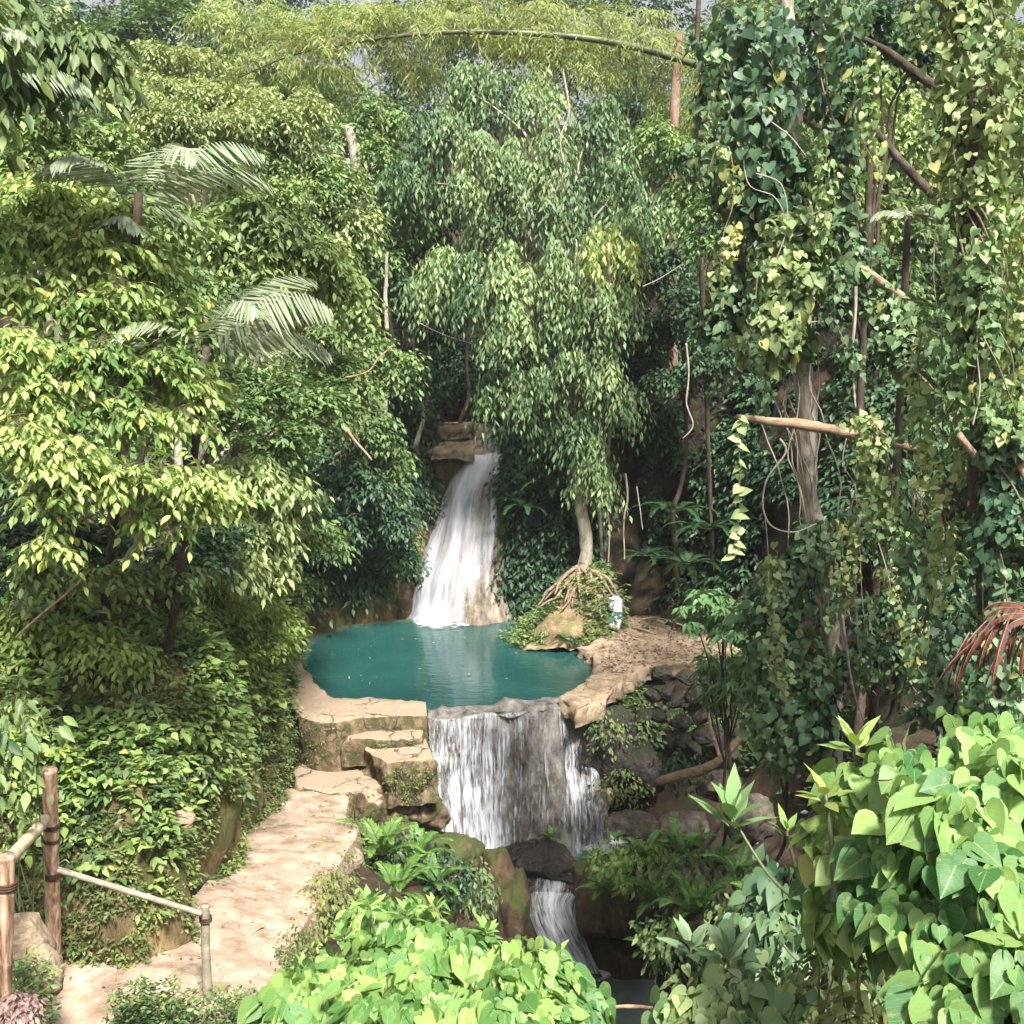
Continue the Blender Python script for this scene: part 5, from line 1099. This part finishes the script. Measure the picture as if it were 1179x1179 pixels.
# dead branches
pole('dead_branch', 'long pale dead branch lying across the vine covered trunk, its left end leafy', [P(848, 480, 12.3), P(900, 487, 12.3), P(950, 494, 12.3), P(1020, 508, 12.4), P(1080, 520, 12.6)], [.03, .055, .06, .05, .035], 'wood', 'branch', 40, seed=3)
pole('broken_branch', 'short broken tan branch sticking out left of the dark trunk', [P(990, 308, 12), P(1012, 325, 12), P(1038, 342, 12.2)], [.025, .045, .055], 'wood', 'branch', 12, seed=4)
pole('broken_branch', 'straight pinkish broken branch leaning against the dark trunk', [P(1104, 500, 9.1), P(1134, 540, 9.2)], [.028, .035], 'wood', 'branch', 4, wob=0)
pole('broken_branch', 'pinkish broken branch at the right edge, upper of two', [P(1166, 518, 9), P(1186, 560, 9)], [.028, .03], 'wood', 'branch', 4, wob=0)
pole('broken_branch', 'pinkish broken branch at the right edge, lower of two', [P(1160, 580, 9), P(1180, 606, 9)], [.026, .03], 'wood', 'branch', 4, wob=0)
pole('dark_branch', 'dark leaning branch high between the two vine covered trunks', [P(985, 40, 13.4), P(1025, 62, 13.4), P(1055, 85, 13.4), P(1095, 112, 13.2)], [.025, .045, .06, .06], 'bark_dark', 'branch', 20)
pole('dark_branch', 'dark leaning branch below the sunlit gap between the trunks', [P(970, 125, 14), P(1000, 145, 14), P(1030, 175, 14), P(1075, 225, 13.6)], [.03, .045, .055, .06], 'bark_dark', 'branch', 16)
root = empty('fallen_branch', 'fallen forked branch rising from the leaf litter into the glossy bush', 'branch', P(760, 900, 18)); g = Geo()
g.tube([P(758, 900, 18), P(790, 890, 17.7), P(828, 875, 17.3), P(862, 838, 17)], [.07, .085, .075, .05], 9, 40, wob=.08, seed=2, rough=.1); g.build('limb', M['wood'], root)
g = Geo(); g.tube([P(829, 876, 17.3), P(824, 850, 17.5), P(815, 815, 17.8)], [.035, .02], 7, 16, wob=.08); g.build('side_branch', M['wood'], root)
pole('dead_stick', 'thin dead stick slanting out of the left pool wall', [P(398, 492, 22), P(428, 530, 22)], [.035, .02], 'wood', 'stick', 8)
pole('dead_stick', 'curved dead stick poking out below the pale palm fan', [P(398, 434, 15.5), P(425, 425, 15.5), P(436, 412, 15.5), P(452, 398, 15.5)], [.012, .014, .012, .008], 'wood', 'stick', 18)
pole('dead_stick', 'long thin stick lying across the shaded slope under the bright tree', [P(18, 735, 11.2), P(60, 695, 11.2), P(105, 655, 11.3)], [.012, .014, .008], 'wood', 'stick', 14)
pole('dead_stick', 'weathered stick lying in front of the lower pool', [P(690, 1160, 14), P(720, 1157, 14), P(752, 1160, 14)], [.025, .03, .02], 'wood', 'stick', 14)
root = empty('bank_root', 'twisted brown roots on the bare ground behind the platform', 'roots', P(760, 690, 27)); g = Geo()
for q in ([(722, 712), (760, 716), (806, 728)], [(735, 705), (775, 712), (820, 716)], [(728, 722), (765, 730), (790, 738)]): g.tube([PZ(u, v, .24) for u, v in q], [.035, .03, .012], 6, 20, wob=.12, seed=q[0][0])
g.build('root', M['wood'], root)
# hanging roots and lianas
LI = [([(790, 395), (793, 430), (790, 465), (797, 490), (786, 505)], 22, .022, 'pale crooked liana hanging before the earth cliff right of the fig'),
      ([(720, 545), (722, 575), (718, 600), (719, 645)], 27, .03, 'pair of white hanging roots right of the fig trunk, nearer one'),
      ([(707, 555), (700, 580), (701, 610), (700, 655)], 27.2, .03, 'white hanging root closest to the fig trunk'),
      ([(733, 560), (737, 590), (740, 610)], 27.4, .018, 'faint thin root hanging rightmost in the dark hollow'),
      ([(898, 505), (905, 520), (884, 550), (880, 580), (890, 605), (915, 612), (940, 603)], 12.2, .013, 'looped pale liana left of the pale trunk below the dead branch'),
      ([(880, 590), (883, 640), (885, 700)], 12.3, .006, 'thin straight liana dropping from the looped one'),
      ([(868, 125), (890, 145), (910, 160), (928, 180)], 12.2, .010, 'thin pale liana slanting over the top of the pale trunk'),
      ([(870, 200), (900, 215), (905, 260), (893, 300)], 12.1, .009, 'brown liana tangle branch left of the trunk above the big leaved vine'),
      ([(855, 170), (862, 210), (890, 225), (905, 250)], 12.15, .008, 'thin liana curling left of the reddish part of the trunk'),
      ([(925, 372), (950, 370), (965, 352), (962, 335)], 12.1, .010, 'pinkish liana loop above the dead branch'),
      ([(975, 505), (972, 535), (985, 560), (988, 600), (992, 680), (998, 740)], 12, .006, 'long thin liana falling right of the pale trunk'),
      ([(1010, 620), (1022, 670), (1035, 720)], 11.8, .006, 'thin liana slanting beside the yellowish vine'),
      ([(968, 690), (975, 740), (985, 800), (995, 830)], 12.4, .02, 'pale root running down beside the foot of the pale trunk'),
      ([(985, 690), (990, 750), (1003, 790)], 12.3, .016, 'second pale root right of the foot of the pale trunk'),
      ([(1045, 780), (1060, 800), (1085, 825)], 11.5, .015, 'grey stick leaning behind the heart leaf bush'),
      ([(740, 330), (760, 320), (790, 300), (820, 285)], 23, .012, 'thin bare twig reaching left from the vine covered trees'),
      ([(648, 80), (655, 130), (645, 160), (650, 190)], 25.6, .03, 'pale twisting liana high in the weeping fig'),
      ([(480, 370), (510, 385), (550, 398)], 28.5, .02, 'thin liana crossing the dark gully'),
      ([(1120, 490), (1128, 450), (1124, 400), (1130, 340)], 9.0, .008, 'pale vine stem climbing the front of the dark trunk'),
      ([(1080, 230), (1078, 320), (1085, 400)], 9.3, .004, 'hair thin liana left of the dark trunk'),
      ([(985, 330), (984, 400), (985, 470)], 12.0, .02, 'straight grey stem right of the pale trunk above the branch'),
      ([(395, 395), (392, 470), (392, 540)], 18, .006, 'thin leafy strand stem left of the dark gully')]
for q, d, r, lb in LI:
    pole('liana', lb, [P(u, v, d) for u, v in q], [r, r*.8, r*.55], 'liana', 'liana', 36, wob=.03, seed=q[0][0], group='lianas and hanging roots', seg=6)
pole('dead_stick', 'thin dark crooked stick lying on the path beside the short post', [PZ(232, 1112, .82), PZ(262, 1098, .78), PZ(285, 1078, .68), PZ(305, 1066, .62)], [.008, .010, .005], 'bark_dark', 'stick', 20, wob=.05)
pole('dead_stick', 'straight thin twig lying across the middle of the path', [PZ(290, 1000, .16), PZ(312, 1001, .16), PZ(334, 1004, .16)], [.006, .006, .003], 'bark_dark', 'stick', 10, wob=.03)
auto_tree('jungle_shrub', 'shaded leafy shrub at the right edge behind the rust coloured fern', [(1150, 770, 10.5, 40, 40), (1190, 720, 10.5, 40, 50), (1110, 800, 10.5, 34, 34)], .1, .055, 'dark', cover=1.8, cat='shrub', tr=(.04, .02), bark='bark_dark')
# rust coloured dead fern
root = empty('dead_fern', 'rust red dead fern curling over at the right edge', 'dead fern', P(1160, 720, 6.2)); Lv, g = Leaves(), Geo()
for i in range(16):
    a = PI*(.8+.5*RNG.random()); st = P(1196-5.0*i+RNG.normal()*3, 700+6*abs(math.sin(i*2.1))+max(0, i-9)*5, 6.2)+A3(0, .05*(i % 4)-.1, 0)
    frond_arrays(Lv, g, st, a, -.75-.3*RNG.random(), .34+.18*RNG.random(), 40, .038, .017, .45+.2*RNG.random(), .005, .9, tint=(0, .9), ang=1.2)
for i in range(4): frond_arrays(Lv, g, P(1198, 705+4*i, 6.2), PI*(.85+.1*i), .35, .36, 34, .045, .014, 1.3, .006, .9, tint=(0, .9), ang=1.1)
Lv.build('fronds', 'ribbon', M['rust'], root); g.build('stalks', M['bark_red'], root)

# ------------------------------------------------------------------ bamboo fence, sack
def bpole(g, a, b, r, n=24, knots=5, seed=0, bend=.0):
    a, b = np.asarray(a, float), np.asarray(b, float); L = np.linalg.norm(b-a); m = (a+b)/2+A3(bend, 0, 0)
    pts = cr([a, m, b], 60); rr = np.full(60, float(r))
    for k in range(knots): c = (k+.5+.2*math.sin(seed+k*3))/knots; rr *= 1+.09*np.exp(-((np.linspace(0, 1, 60)-c)/.006)**2)
    rr *= np.linspace(1.0, .9, 60); g.tube(pts, rr, 16, rough=.05)
    g.rings = getattr(g, 'rings', [])+[(pts[int(60*((k+.5+.2*math.sin(seed+k*3))/knots))], nrmz(b-a), r*1.035) for k in range(knots)]
fb = PZ(62, 1128, 1.0); fb[2] -= .15
root = empty('bamboo_fence', 'low fence of bamboo posts and rails beside the path', 'fence', fb)
top = P(57, 886, 9.35)
g = Geo(); bpole(g, fb, top, .072, knots=4, seed=1); p1 = g.build('post', M['bamboo'], root); p1['label'] = 'tall reddish bamboo post'
def rings(g, q):
    h = Geo()
    for (c, ax, rr) in g.rings: h.tube([c-ax*.006, c, c+ax*.006], [rr*.97, rr*1.04, rr*.97], 14)
    return h.build('node', M['tie'], q)
rings(g, p1)
def tie(a, b, t0, r, nturn=3, parent=root):
    g = Geo()
    for k in range(nturn):
        c = a+(b-a)*t0+nrmz(b-a)*(k*.022); ax = nrmz(b-a); e1 = nrmz(np.cross(ax, A3(0, 1, .1))); e2 = np.cross(ax, e1); th = np.linspace(0, 2*PI, 20)
        g.tube(c+(e1[None]*np.cos(th)[:, None]+e2[None]*np.sin(th)[:, None])*r+ax[None]*(.006*np.sin(th+k))[:, None], [.008, .008], 6, caps=False)
    return g.build('lashing', M['tie'], parent)
tie(fb, top, .76, .075); tie(fb, top, .705, .075, 2); tie(fb, top, .545, .076, 4)
b2 = PZ(241, 1158, .88); b2[2] -= .12; t2 = P(236, 1042, 9.55)
g = Geo(); bpole(g, b2, t2, .045, knots=3, seed=2, bend=-.012); q = g.build('post', M['bamboo_grey'], root); q['label'] = 'short weathered post with a dark lashed top'
V, Q = blob(t2+A3(0, 0, .02), (.052, .052, .06), 5, .15); g = Geo(); g.add(V, Q); g.build('post_cap', M['tie'], q)
tie(b2, t2, .86, .052, 3)
g = Geo(); bpole(g, P(66, 1001, 9.3), P(232, 1052, 9.45), .028, knots=6, seed=3); g.tube(cr([P(66, 996, 9.25), P(75, 990, 9.2), P(80, 994, 9.2)], 10), .004, 5); q = g.build('rail', M['bamboo_grey'], root); q['label'] = 'thin grey rail sloping down to the short post'
g = Geo(); bpole(g, P(52, 944, 9.25), P(-30, 1035, 6.6), .052, knots=3, seed=4); q = g.build('rail', M['bamboo_pale'], root); rings(g, q); q['label'] = 'thick pale rail running to the left post'
a_, b_ = P(-2, 1240, 6.6), P(6, 985, 6.6)
g = Geo(); bpole(g, a_, b_, .068, knots=3, seed=6); q = g.build('post', M['bamboo'], root); rings(g, q); q['label'] = 'post cut by the left edge of the view'
tie(a_, b_, .86, .072, 3)
# sack
root = empty('sack', 'crumpled white sack with a dark green print standing against the mound', 'sack', P(708, 722, 26.0))
c = P(708, 706, 26.0); V, Q = blob((0, 0, 0), (1, 1, 1), 3, .05, 2.2, 34); V = np.sign(V)*np.abs(V)**.62*A3(.17, .13, .38); V[:, 0] += V[:, 2]*.10; V = V*np.where(V[:, 2:] > .28, A3(.8, .7, 1), 1.0)
X = V*(1-.28*np.clip((V[:, 2:]-.1)/.3, 0, 1)*A3(1, 1, 0))+fbm(V*6, 4, 4)[:, None]*.06*nrmz(V*A3(1, 1, .2))
m, nt_ = mat_new('sack_cloth'); p_ = N(nt_, 'ShaderNodeBsdfPrincipled', Roughness=.5)
tcg = N(nt_, 'ShaderNodeTexCoord').outputs['Object']; sp_ = N(nt_, 'ShaderNodeSeparateXYZ'); nt_.links.new(tcg, sp_.inputs[0])
band = mathn(nt_, 'MULTIPLY', mathn(nt_, 'LESS_THAN', sp_.outputs[2], .42), mathn(nt_, 'GREATER_THAN', sp_.outputs[2], .12))
col = mixc(nt_, mathn(nt_, 'MULTIPLY', band, mathn(nt_, 'GREATER_THAN', noise(nt_, 9, 2), .47)), (.68, .70, .74), (.05, .16, .15))
nt_.links.new(col, p_.inputs['Base Color']); nt_.links.new(p_.outputs[0], N(nt_, 'ShaderNodeOutputMaterial').inputs[0]); M['sack'] = m
mesh('bag', X+c, [Q], M['sack'], root)
V, Q = blob((0, 0, 0), (.10, .07, .06), 8, .5, 2); mesh('folded_top', V+c+A3(-.02, -.03, .36), [Q], M['sack'], root)

# ------------------------------------------------------------------ foreground bushes
def heart_bush(name, label, c, r, n, L, mat, base, tint=(.1, .9), topb=.55, cat='bush', petiole=True, squash=.95, group=None, stems=5, tpl='heart', facing=.35):
    root = empty(name, label, cat, base, group)
    lob = c if isinstance(c, list) else [(c, r, n)]
    pos, DD = [], []
    for (c1, r1, n1) in lob:
        D = rdir(n1); D[:, 1] = np.where(RNG.random(n1) < .5, -np.abs(D[:, 1]), D[:, 1]); D[:, 2] = np.where(RNG.random(n1) < .5, np.abs(D[:, 2]), D[:, 2])
        lum = 1+.33*fbm(D*2.4+np.asarray(c1), 4, 3); sh = .45+.6*RNG.random(n1)**.45
        pos.append(np.asarray(c1)+D*np.asarray(r1)*(sh*lum)[:, None]); DD.append(D)
    pos, D = np.concatenate(pos), np.concatenate(DD); n = len(pos)
    nrm = D*(1-topb)+UP*topb+A3(0, -facing, 0)+RNG.normal(size=(n, 3))*.5
    tip = D*A3(.6, .6, .2)+A3(0, -.25, -.75)+RNG.normal(size=(n, 3))*.35
    Ls = L*(.35+.95*RNG.random(n)**1.3); tn = np.clip(tint[0]+(tint[1]-tint[0])*(.45+.5*fbm(pos*3, 6, 2)+RNG.normal(size=n)*.34), 0, .92); tn[RNG.random(n) < .006] = 1
    Lv = Leaves(); Lv.add(pos, tip, nrm, Ls, Ls*squash, tn); Lv.build('leaves', tpl, M[mat], root)
    g = Geo()
    for k in range(stems):
        j = RNG.integers(n); g.tube([np.asarray(base, float)+RNG.normal(size=3)*.05, (base+pos[j])/2+RNG.normal(size=3)*.1, pos[j]], [.010, .006, .003], 5, 14, wob=.05, seed=k)
    if petiole:
        for j in RNG.choice(n, min(n, 260), replace=False):
            e = pos[j]-D[j]*A3(.10, .10, .06)*(L/.15)-UP*.03; g.tube([e, (e+pos[j])/2+UP*.01, pos[j]], [.0028, .0016], 4, caps=False)
    g.build('stems', M['culm'], root)
    return root
def lobes(L): return [(*px(u, v, d, ru, rv, ry), n) for (u, v, d, ru, rv, ry, n) in L]
for (Ls_, L, tn, lb, k) in (
    ([(1135, 862, 4.3, 56, 34, .3, 130), (1055, 895, 4.2, 52, 36, .3, 130), (1170, 905, 3.8, 54, 42, .3, 120), (985, 905, 4.6, 30, 30, .2, 60), (1105, 940, 3.7, 58, 40, .25, 120)], .122, (.25, 1.1), 'heart leaf vine bush in the right foreground, upper sunlit mounds', 1),  # paler tint range: sunlight on the upper mounds put into the colour
    ([(1035, 985, 3.9, 50, 42, .28, 120), (1130, 1015, 3.4, 56, 46, .28, 130), (1075, 1080, 3.4, 50, 42, .25, 110), (1165, 1110, 3.1, 54, 48, .25, 120), (1010, 1050, 3.8, 36, 36, .22, 60), (1110, 1160, 3.1, 60, 40, .25, 110)], .115, (-.15, .75), 'heart leaf vine bush in the right corner, lower darker part with large drooping leaves', 2),  # darker tint range: shade low in the bush put into the colour
    ([(960, 975, 4.6, 34, 40, .25, 80), (950, 1040, 4.6, 32, 34, .25, 60)], .11, (0, .9), 'small tuft of heart leaves on the left side of the big right bush', 3)):
    lb_ = lobes(Ls_); c0 = lb_[0][0]; cm = np.mean([q[0] for q in lb_], 0); heart_bush('heart_leaf_bush', lb, lb_, None, 0, L, 'heart', drop(cm[0]+.15, cm[1]+.35), tint=tn, group='heart leaf bushes', facing=.25)
lb_ = lobes([(425, 1125, 7.6, 60, 38, .5, 330), (515, 1108, 7.7, 66, 40, .5, 380), (605, 1132, 7.2, 52, 38, .5, 290), (360, 1160, 7.2, 60, 40, .4, 300), (470, 1175, 6.7, 80, 44, .5, 420), (570, 1180, 6.6, 80, 44, .5, 420), (480, 1075, 8.0, 50, 30, .4, 220)])
heart_bush('light_green_shrub', 'wide light green shrub with crowded heart shaped leaves at the bottom centre', lb_, None, 0, .145, 'shrub', drop(lb_[1][0][0], 7.3), tint=(.0, .95), squash=.8, stems=20)
c, r = px(372, 1165, 7.4, 70, 52, .5); heart_bush('light_green_shrub', 'lower left lobe of light green leaves spilling toward the path', c, r, 420, .15, 'shrub', drop(c[0], 7.4), tint=(-.1, .8), squash=.75, stems=8)
c, r = px(440, 1055, 9.5, 42, 34, .35); heart_bush('pale_leaved_shrub', 'small pale shrub of pointed leaves above the light green shrub, below the ferns', c, r, 170, .16, 'shrub', drop(c[0], 9.7), tint=(.1, .9), squash=.5, stems=8, tpl='lance', topb=.7)
c, r = px(655, 1168, 7.2, 45, 48, .4); heart_bush('dark_leaved_shrub', 'bluish green shrub at the right end of the light green shrub', c, r, 170, .14, 'heart', drop(c[0], 7.3), tint=(-.2, .3), squash=.85, stems=8)
def rosette(name, label, u, v, d, n, L, W, mat, stem=None, el=(.2, 1.3), cat='plant', tint=(.1, .9), group=None, whorls=1):
    c = P(u, v, d); root = empty(name, label, cat, c if stem is None else stem, group); Lv = Leaves(); k = np.arange(n)
    az = k*2.399; e = el[0]+(el[1]-el[0])*(k/n); dr = np.stack([np.cos(az)*np.cos(e), np.sin(az)*np.cos(e), np.sin(e)], 1)
    pos = c+UP*(k/n*L*.35)[:, None]+dr*.015
    Lv.add(pos, dr, UP*1.0-dr*.2+RNG.normal(size=(n, 3))*.15, L*(.75+.4*RNG.random(n)), W, tint[0]+(tint[1]-tint[0])*RNG.random(n)); Lv.build('leaves', 'lance', M[mat], root)
    if stem is not None:
        g = Geo(); g.tube([stem, (np.asarray(stem)+c)/2+A3(.02, 0, -.05), c+UP*L*.3], [.014, .009], 6, 14); g.build('stem', M['culm'], root)
    return root
rosette('rosette_plant', 'upright rosette of broad pale leaves on a leaning stem above the ferns', 842, 955, 7.2, 12, .33, .115, 'glossy', stem=P(920, 1040, 6.6), el=(.35, 1.35), tint=(.6, .92))
rosette('rosette_plant', 'young pale rosette left of the heart leaf bush top', 905, 965, 5.2, 8, .12, .045, 'heart', stem=P(930, 1060, 5.0), el=(.2, 1.2), tint=(.4, .9))
rosette('pointed_leaf_plant', 'tall stem with pointed yellow green leaves rising left of the heart leaf bush', 985, 868, 4.6, 11, .15, .05, 'lime', stem=P(985, 1010, 4.4), el=(-.1, 1.2), tint=(.2, .95))
rosette('pointed_leaf_plant', 'pointed yellow green leaves on the left flank of the heart leaf bush', 950, 925, 4.4, 10, .13, .05, 'lime', stem=P(960, 1040, 4.3), el=(-.1, 1.1), tint=(.2, .95))
for (u, v, L, lb) in ((425, 1048, .17, 'left of the tallest point of the centre shrub'), (468, 1058, .15, 'on the top of the centre shrub'), (395, 1085, .15, 'over the left shoulder of the centre shrub'), (560, 1078, .14, 'at the right of the centre shrub top'), (640, 1105, .14, 'above the right end of the centre shrub'), (500, 1050, .13, 'just behind the centre shrub top'), (350, 1120, .13, 'between the path weeds and the centre shrub')):
    rosette('leafy_sprig', 'pale sprig of pointed leaves sticking up '+lb, u, v, 7.9, 11, L, L*.36, 'shrub', stem=P(u+8, v+55, 7.9), el=(-.1, 1.2), tint=(.2, 1), group='sprigs rising from the centre shrub')
rosette('silver_leaf_plant', 'silvery green rosette with one dark upright leaf at the bottom right', 838, 1115, 5.6, 13, .24, .075, 'sage', stem=drop(P(840, 1170, 5.6)[0], 5.7), el=(.1, 1.4), tint=(.3, 1))
rosette('silver_leaf_plant', 'pale silvery rosette left of the dark upright leaf', 795, 1100, 6.0, 10, .2, .07, 'sage', stem=drop(P(795, 1170, 6.0)[0], 6.0), el=(.1, 1.1), tint=(.5, 1))
c, r = px(840, 1165, 5.4, 95, 48, .4); heart_bush('lobed_leaf_bush', 'low pale green bush of broad leaves along the bottom right', c, r, 300, .11, 'ivy_light', drop(c[0], 5.5), tint=(.0, .9), squash=.85, stems=10)
c, r = px(900, 1060, 7.5, 60, 60, .5); heart_bush('lobed_leaf_bush', 'shaded bush of bluish leaves between the ferns and the heart leaf bush', c, r, 300, .14, 'ivy', drop(c[0], 7.6), tint=(.0, .7), squash=.7, stems=10)
c, r = px(10, 860, 8.6, 50, 80, .4); heart_bush('corner_shrub', 'green shrub with pointed drooping leaves at the left edge above the fence', c, r, 260, .15, 'mid', drop(c[0], 8.9), tint=(.3, 1), squash=.5, stems=10, tpl='oval')
for (u, v, d, n, L, lb) in ((105, 705, 11.4, 9, .20, 'broad leaved plant on top of the left bank beside the stick'), (165, 890, 10.9, 10, .12, 'plant with yellow star shaped leaves in the middle of the mossy bank'), (175, 905, 11, 8, .11, 'small green plant below the yellow star shaped leaves'),
                            (120, 1035, 8.9, 6, .08, 'small plant sprouting from the foot of the bank behind the fence'), (60, 780, 10.9, 10, .16, 'broad leaved green plant on the upper left bank'), (215, 770, 13, 9, .17, 'round leaved plant in the middle of the left bank'), (230, 830, 12.5, 9, .15, 'leafy plant hanging from the bank above the path corner')):
    rosette('bank_plant', lb, u, v, d, n, L, L*.42, 'bright' if 'yellow' in lb else 'mid', el=(0, 1.1), tint=(.4, 1), group='plants on the left bank')
for (u, v, d, ru, rv, n, L, mt, lb) in (
    (745, 1000, 17.2, 50, 32, 700, .13, 'lime', 'leafy yellow green bush on the bank right of the weir foam'),
    (800, 1010, 15.5, 50, 36, 700, .12, 'mid', 'dense green bush between the ferns on the right bank'),
    (775, 1085, 14.5, 45, 34, 600, .12, 'mid', 'dense bush hanging over the lower pool from the right'),
    (700, 990, 18.0, 30, 20, 300, .11, 'lime', 'small bright bush on the mossy overhanging rock'),
    (850, 1080, 12, 40, 50, 600, .11, 'mid', 'dense shaded bush behind the silvery plants'),
    (440, 975, 17.2, 40, 30, 700, .11, 'mid', 'green bush around the path ferns below the platform'),
    (500, 1010, 17.0, 45, 32, 700, .12, 'dark', 'dark bush on the slope left of the ochre rock'),
    (545, 1025, 17.8, 32, 32, 400, .12, 'mid', 'bush leaning over the ochre rock beside the small cascade'),
    (380, 1040, 13.0, 40, 36, 900, .075, 'moss', 'tangle of small dry leaved weeds on the right edge of the path'),
    (340, 1110, 11.0, 34, 36, 900, .07, 'moss', 'small leaved weeds at the lower right edge of the path'),
    (950, 1120, 5.6, 60, 40, 420, .085, 'mid', 'leafy weeds under the left edge of the heart leaf bush'),
    (1000, 1165, 4.6, 70, 40, 300, .085, 'moss', 'small leaved weeds at the bottom below the heart leaf bush'),
    (700, 845, 20.6, 26, 26, 350, .10, 'mid', 'small leaved creeper beside the right edge of the water curtain'),
    (715, 905, 20.2, 30, 22, 350, .10, 'moss', 'dry tangled weeds on the rock below the creeper at the water curtain'),
    (790, 890, 18.4, 40, 22, 380, .10, 'dark', 'dark low plants at the foot of the dry wall behind the fallen branch'),
    (730, 850, 21.0, 34, 30, 450, .11, 'mid', 'ivy like bush on the mossy rock beside the water curtain')):
    c, r = px(u, v, d, ru, rv, .6); heart_bush('bank_bush', lb, c, r, n, L, mt, c+A3(0, .25, -r[2]*.9), tint=(0, .95), squash=.5, stems=6, tpl='oval', petiole=False, group='bushes on the banks of the stream', topb=.4)
# weeds along the bottom left edge
Lv = Leaves()
p, n = sample_grid(G_ground[40:-40], 60000, lambda u, v, p: (p[:, 1] > 5) & (p[:, 1] < 9.6) & (u > -60) & (u < 420) & (v < 1300))
for (u0, u1, v0, v1, d0, d1, nn) in ((0, 60, 1110, 1180, 7.2, 8.4, 260), (130, 330, 1150, 1190, 8.6, 9.2, 420), (150, 210, 1135, 1180, 8.8, 9.2, 100)):
    q = np.array([P(u0+(u1-u0)*RNG.random(), v0+(v1-v0)*RNG.random(), d0+(d1-d0)*RNG.random()) for _ in range(nn)]); cover_plants(Lv, q, np.tile(UP, (nn, 1)), .06, .03, 5, tint=(.1, .9), odd=.04)
cover_plants(Lv, p, n, .06, .03, 5, tint=(.1, .9), odd=.04)
tag(Lv.build('edge_weeds', 'tiny', M['mid']), kind='stuff')
c, r = px(22, 1160, 6.4, 26, 22, .14); heart_bush('dry_plant', 'dry purplish brown leafy clump in the bottom left corner', c, r, 420, .05, 'purple', drop(c[0], 6.5), squash=.5, stems=6, tpl='oval', petiole=False)
HAZE = .0008
# thin humid air that fades the far slopes
hm = bpy.data.materials.new('haze'); hm.use_nodes = True; hn = hm.node_tree; hn.nodes.clear()
pv = hn.nodes.new('ShaderNodeVolumePrincipled'); pv.inputs['Density'].default_value = HAZE; pv.inputs['Color'].default_value = (.93, .96, 1, 1); pv.inputs['Anisotropy'].default_value = .3
ho = hn.nodes.new('ShaderNodeOutputMaterial'); hn.links.new(pv.outputs[0], ho.inputs['Volume'])
V = np.array([[x, y, z] for z in (-9, 33) for (x, y) in ((-45, -30), (45, -30), (45, 85), (-45, 85))], float)
ob = mesh('haze', V, [[[0, 3, 2, 1], [4, 5, 6, 7], [0, 1, 5, 4], [1, 2, 6, 5], [2, 3, 7, 6], [3, 0, 4, 7]]], hm, smooth=False)
tag(ob, kind='stuff')
# ------------------------------------------------------------------ camera, light, render
cd = bpy.data.cameras.new('camera'); cam = bpy.data.objects.new('camera', cd); C.objects.link(cam)
cam.location = (0, 0, CAMZ); cam.rotation_euler = (math.radians(90)-PITCH, 0, 0)
cd.sensor_width = 36; cd.lens = 36*FPX/1179; cd.clip_end = 4000; cd.clip_start = .05
bpy.context.scene.camera = cam
SUN_EL, SUN_AZ = math.radians(52), math.radians(160)      # azimuth clockwise from +Y
w = bpy.data.worlds.new('World'); bpy.context.scene.world = w; w.use_nodes = True
nt = w.node_tree; nt.nodes.clear()
sky = nt.nodes.new('ShaderNodeTexSky'); sky.sky_type = 'NISHITA'; sky.sun_disc = False
sky.sun_elevation = SUN_EL; sky.sun_rotation = SUN_AZ; sky.air_density = 1.0; sky.dust_density = 4.0; sky.ozone_density = 1.0
bg = nt.nodes.new('ShaderNodeBackground'); bg.inputs[1].default_value = .08
ow = nt.nodes.new('ShaderNodeOutputWorld'); hs = nt.nodes.new('ShaderNodeHueSaturation'); hs.inputs['Saturation'].default_value = .2; nt.links.new(sky.outputs[0], hs.inputs['Color']); nt.links.new(hs.outputs[0], bg.inputs[0]); nt.links.new(bg.outputs[0], ow.inputs[0])
sd = bpy.data.lights.new('sun', 'SUN'); sd.energy = 5.0; sd.angle = math.radians(8); sd.color = (1, .95, .86)
so = bpy.data.objects.new('sun', sd); C.objects.link(so)
dirv = (math.sin(SUN_AZ)*math.cos(SUN_EL), math.cos(SUN_AZ)*math.cos(SUN_EL), math.sin(SUN_EL))
import mathutils
so.rotation_euler = mathutils.Vector(dirv).to_track_quat('Z', 'Y').to_euler()
so.location = (0, -5, 40)
sc = bpy.context.scene
sc.view_settings.view_transform = 'Standard'; sc.view_settings.look = 'None'; sc.view_settings.gamma = 1
sc.view_settings.exposure = 1.15
sc.render.engine = 'CYCLES'
cy = sc.cycles
cy.use_adaptive_sampling = True; cy.adaptive_threshold = .03; cy.max_bounces = 6; cy.diffuse_bounces = 3; cy.glossy_bounces = 2; cy.transmission_bounces = 3; cy.transparent_max_bounces = 8
cy.use_denoising = True
cy.sample_clamp_indirect = 6
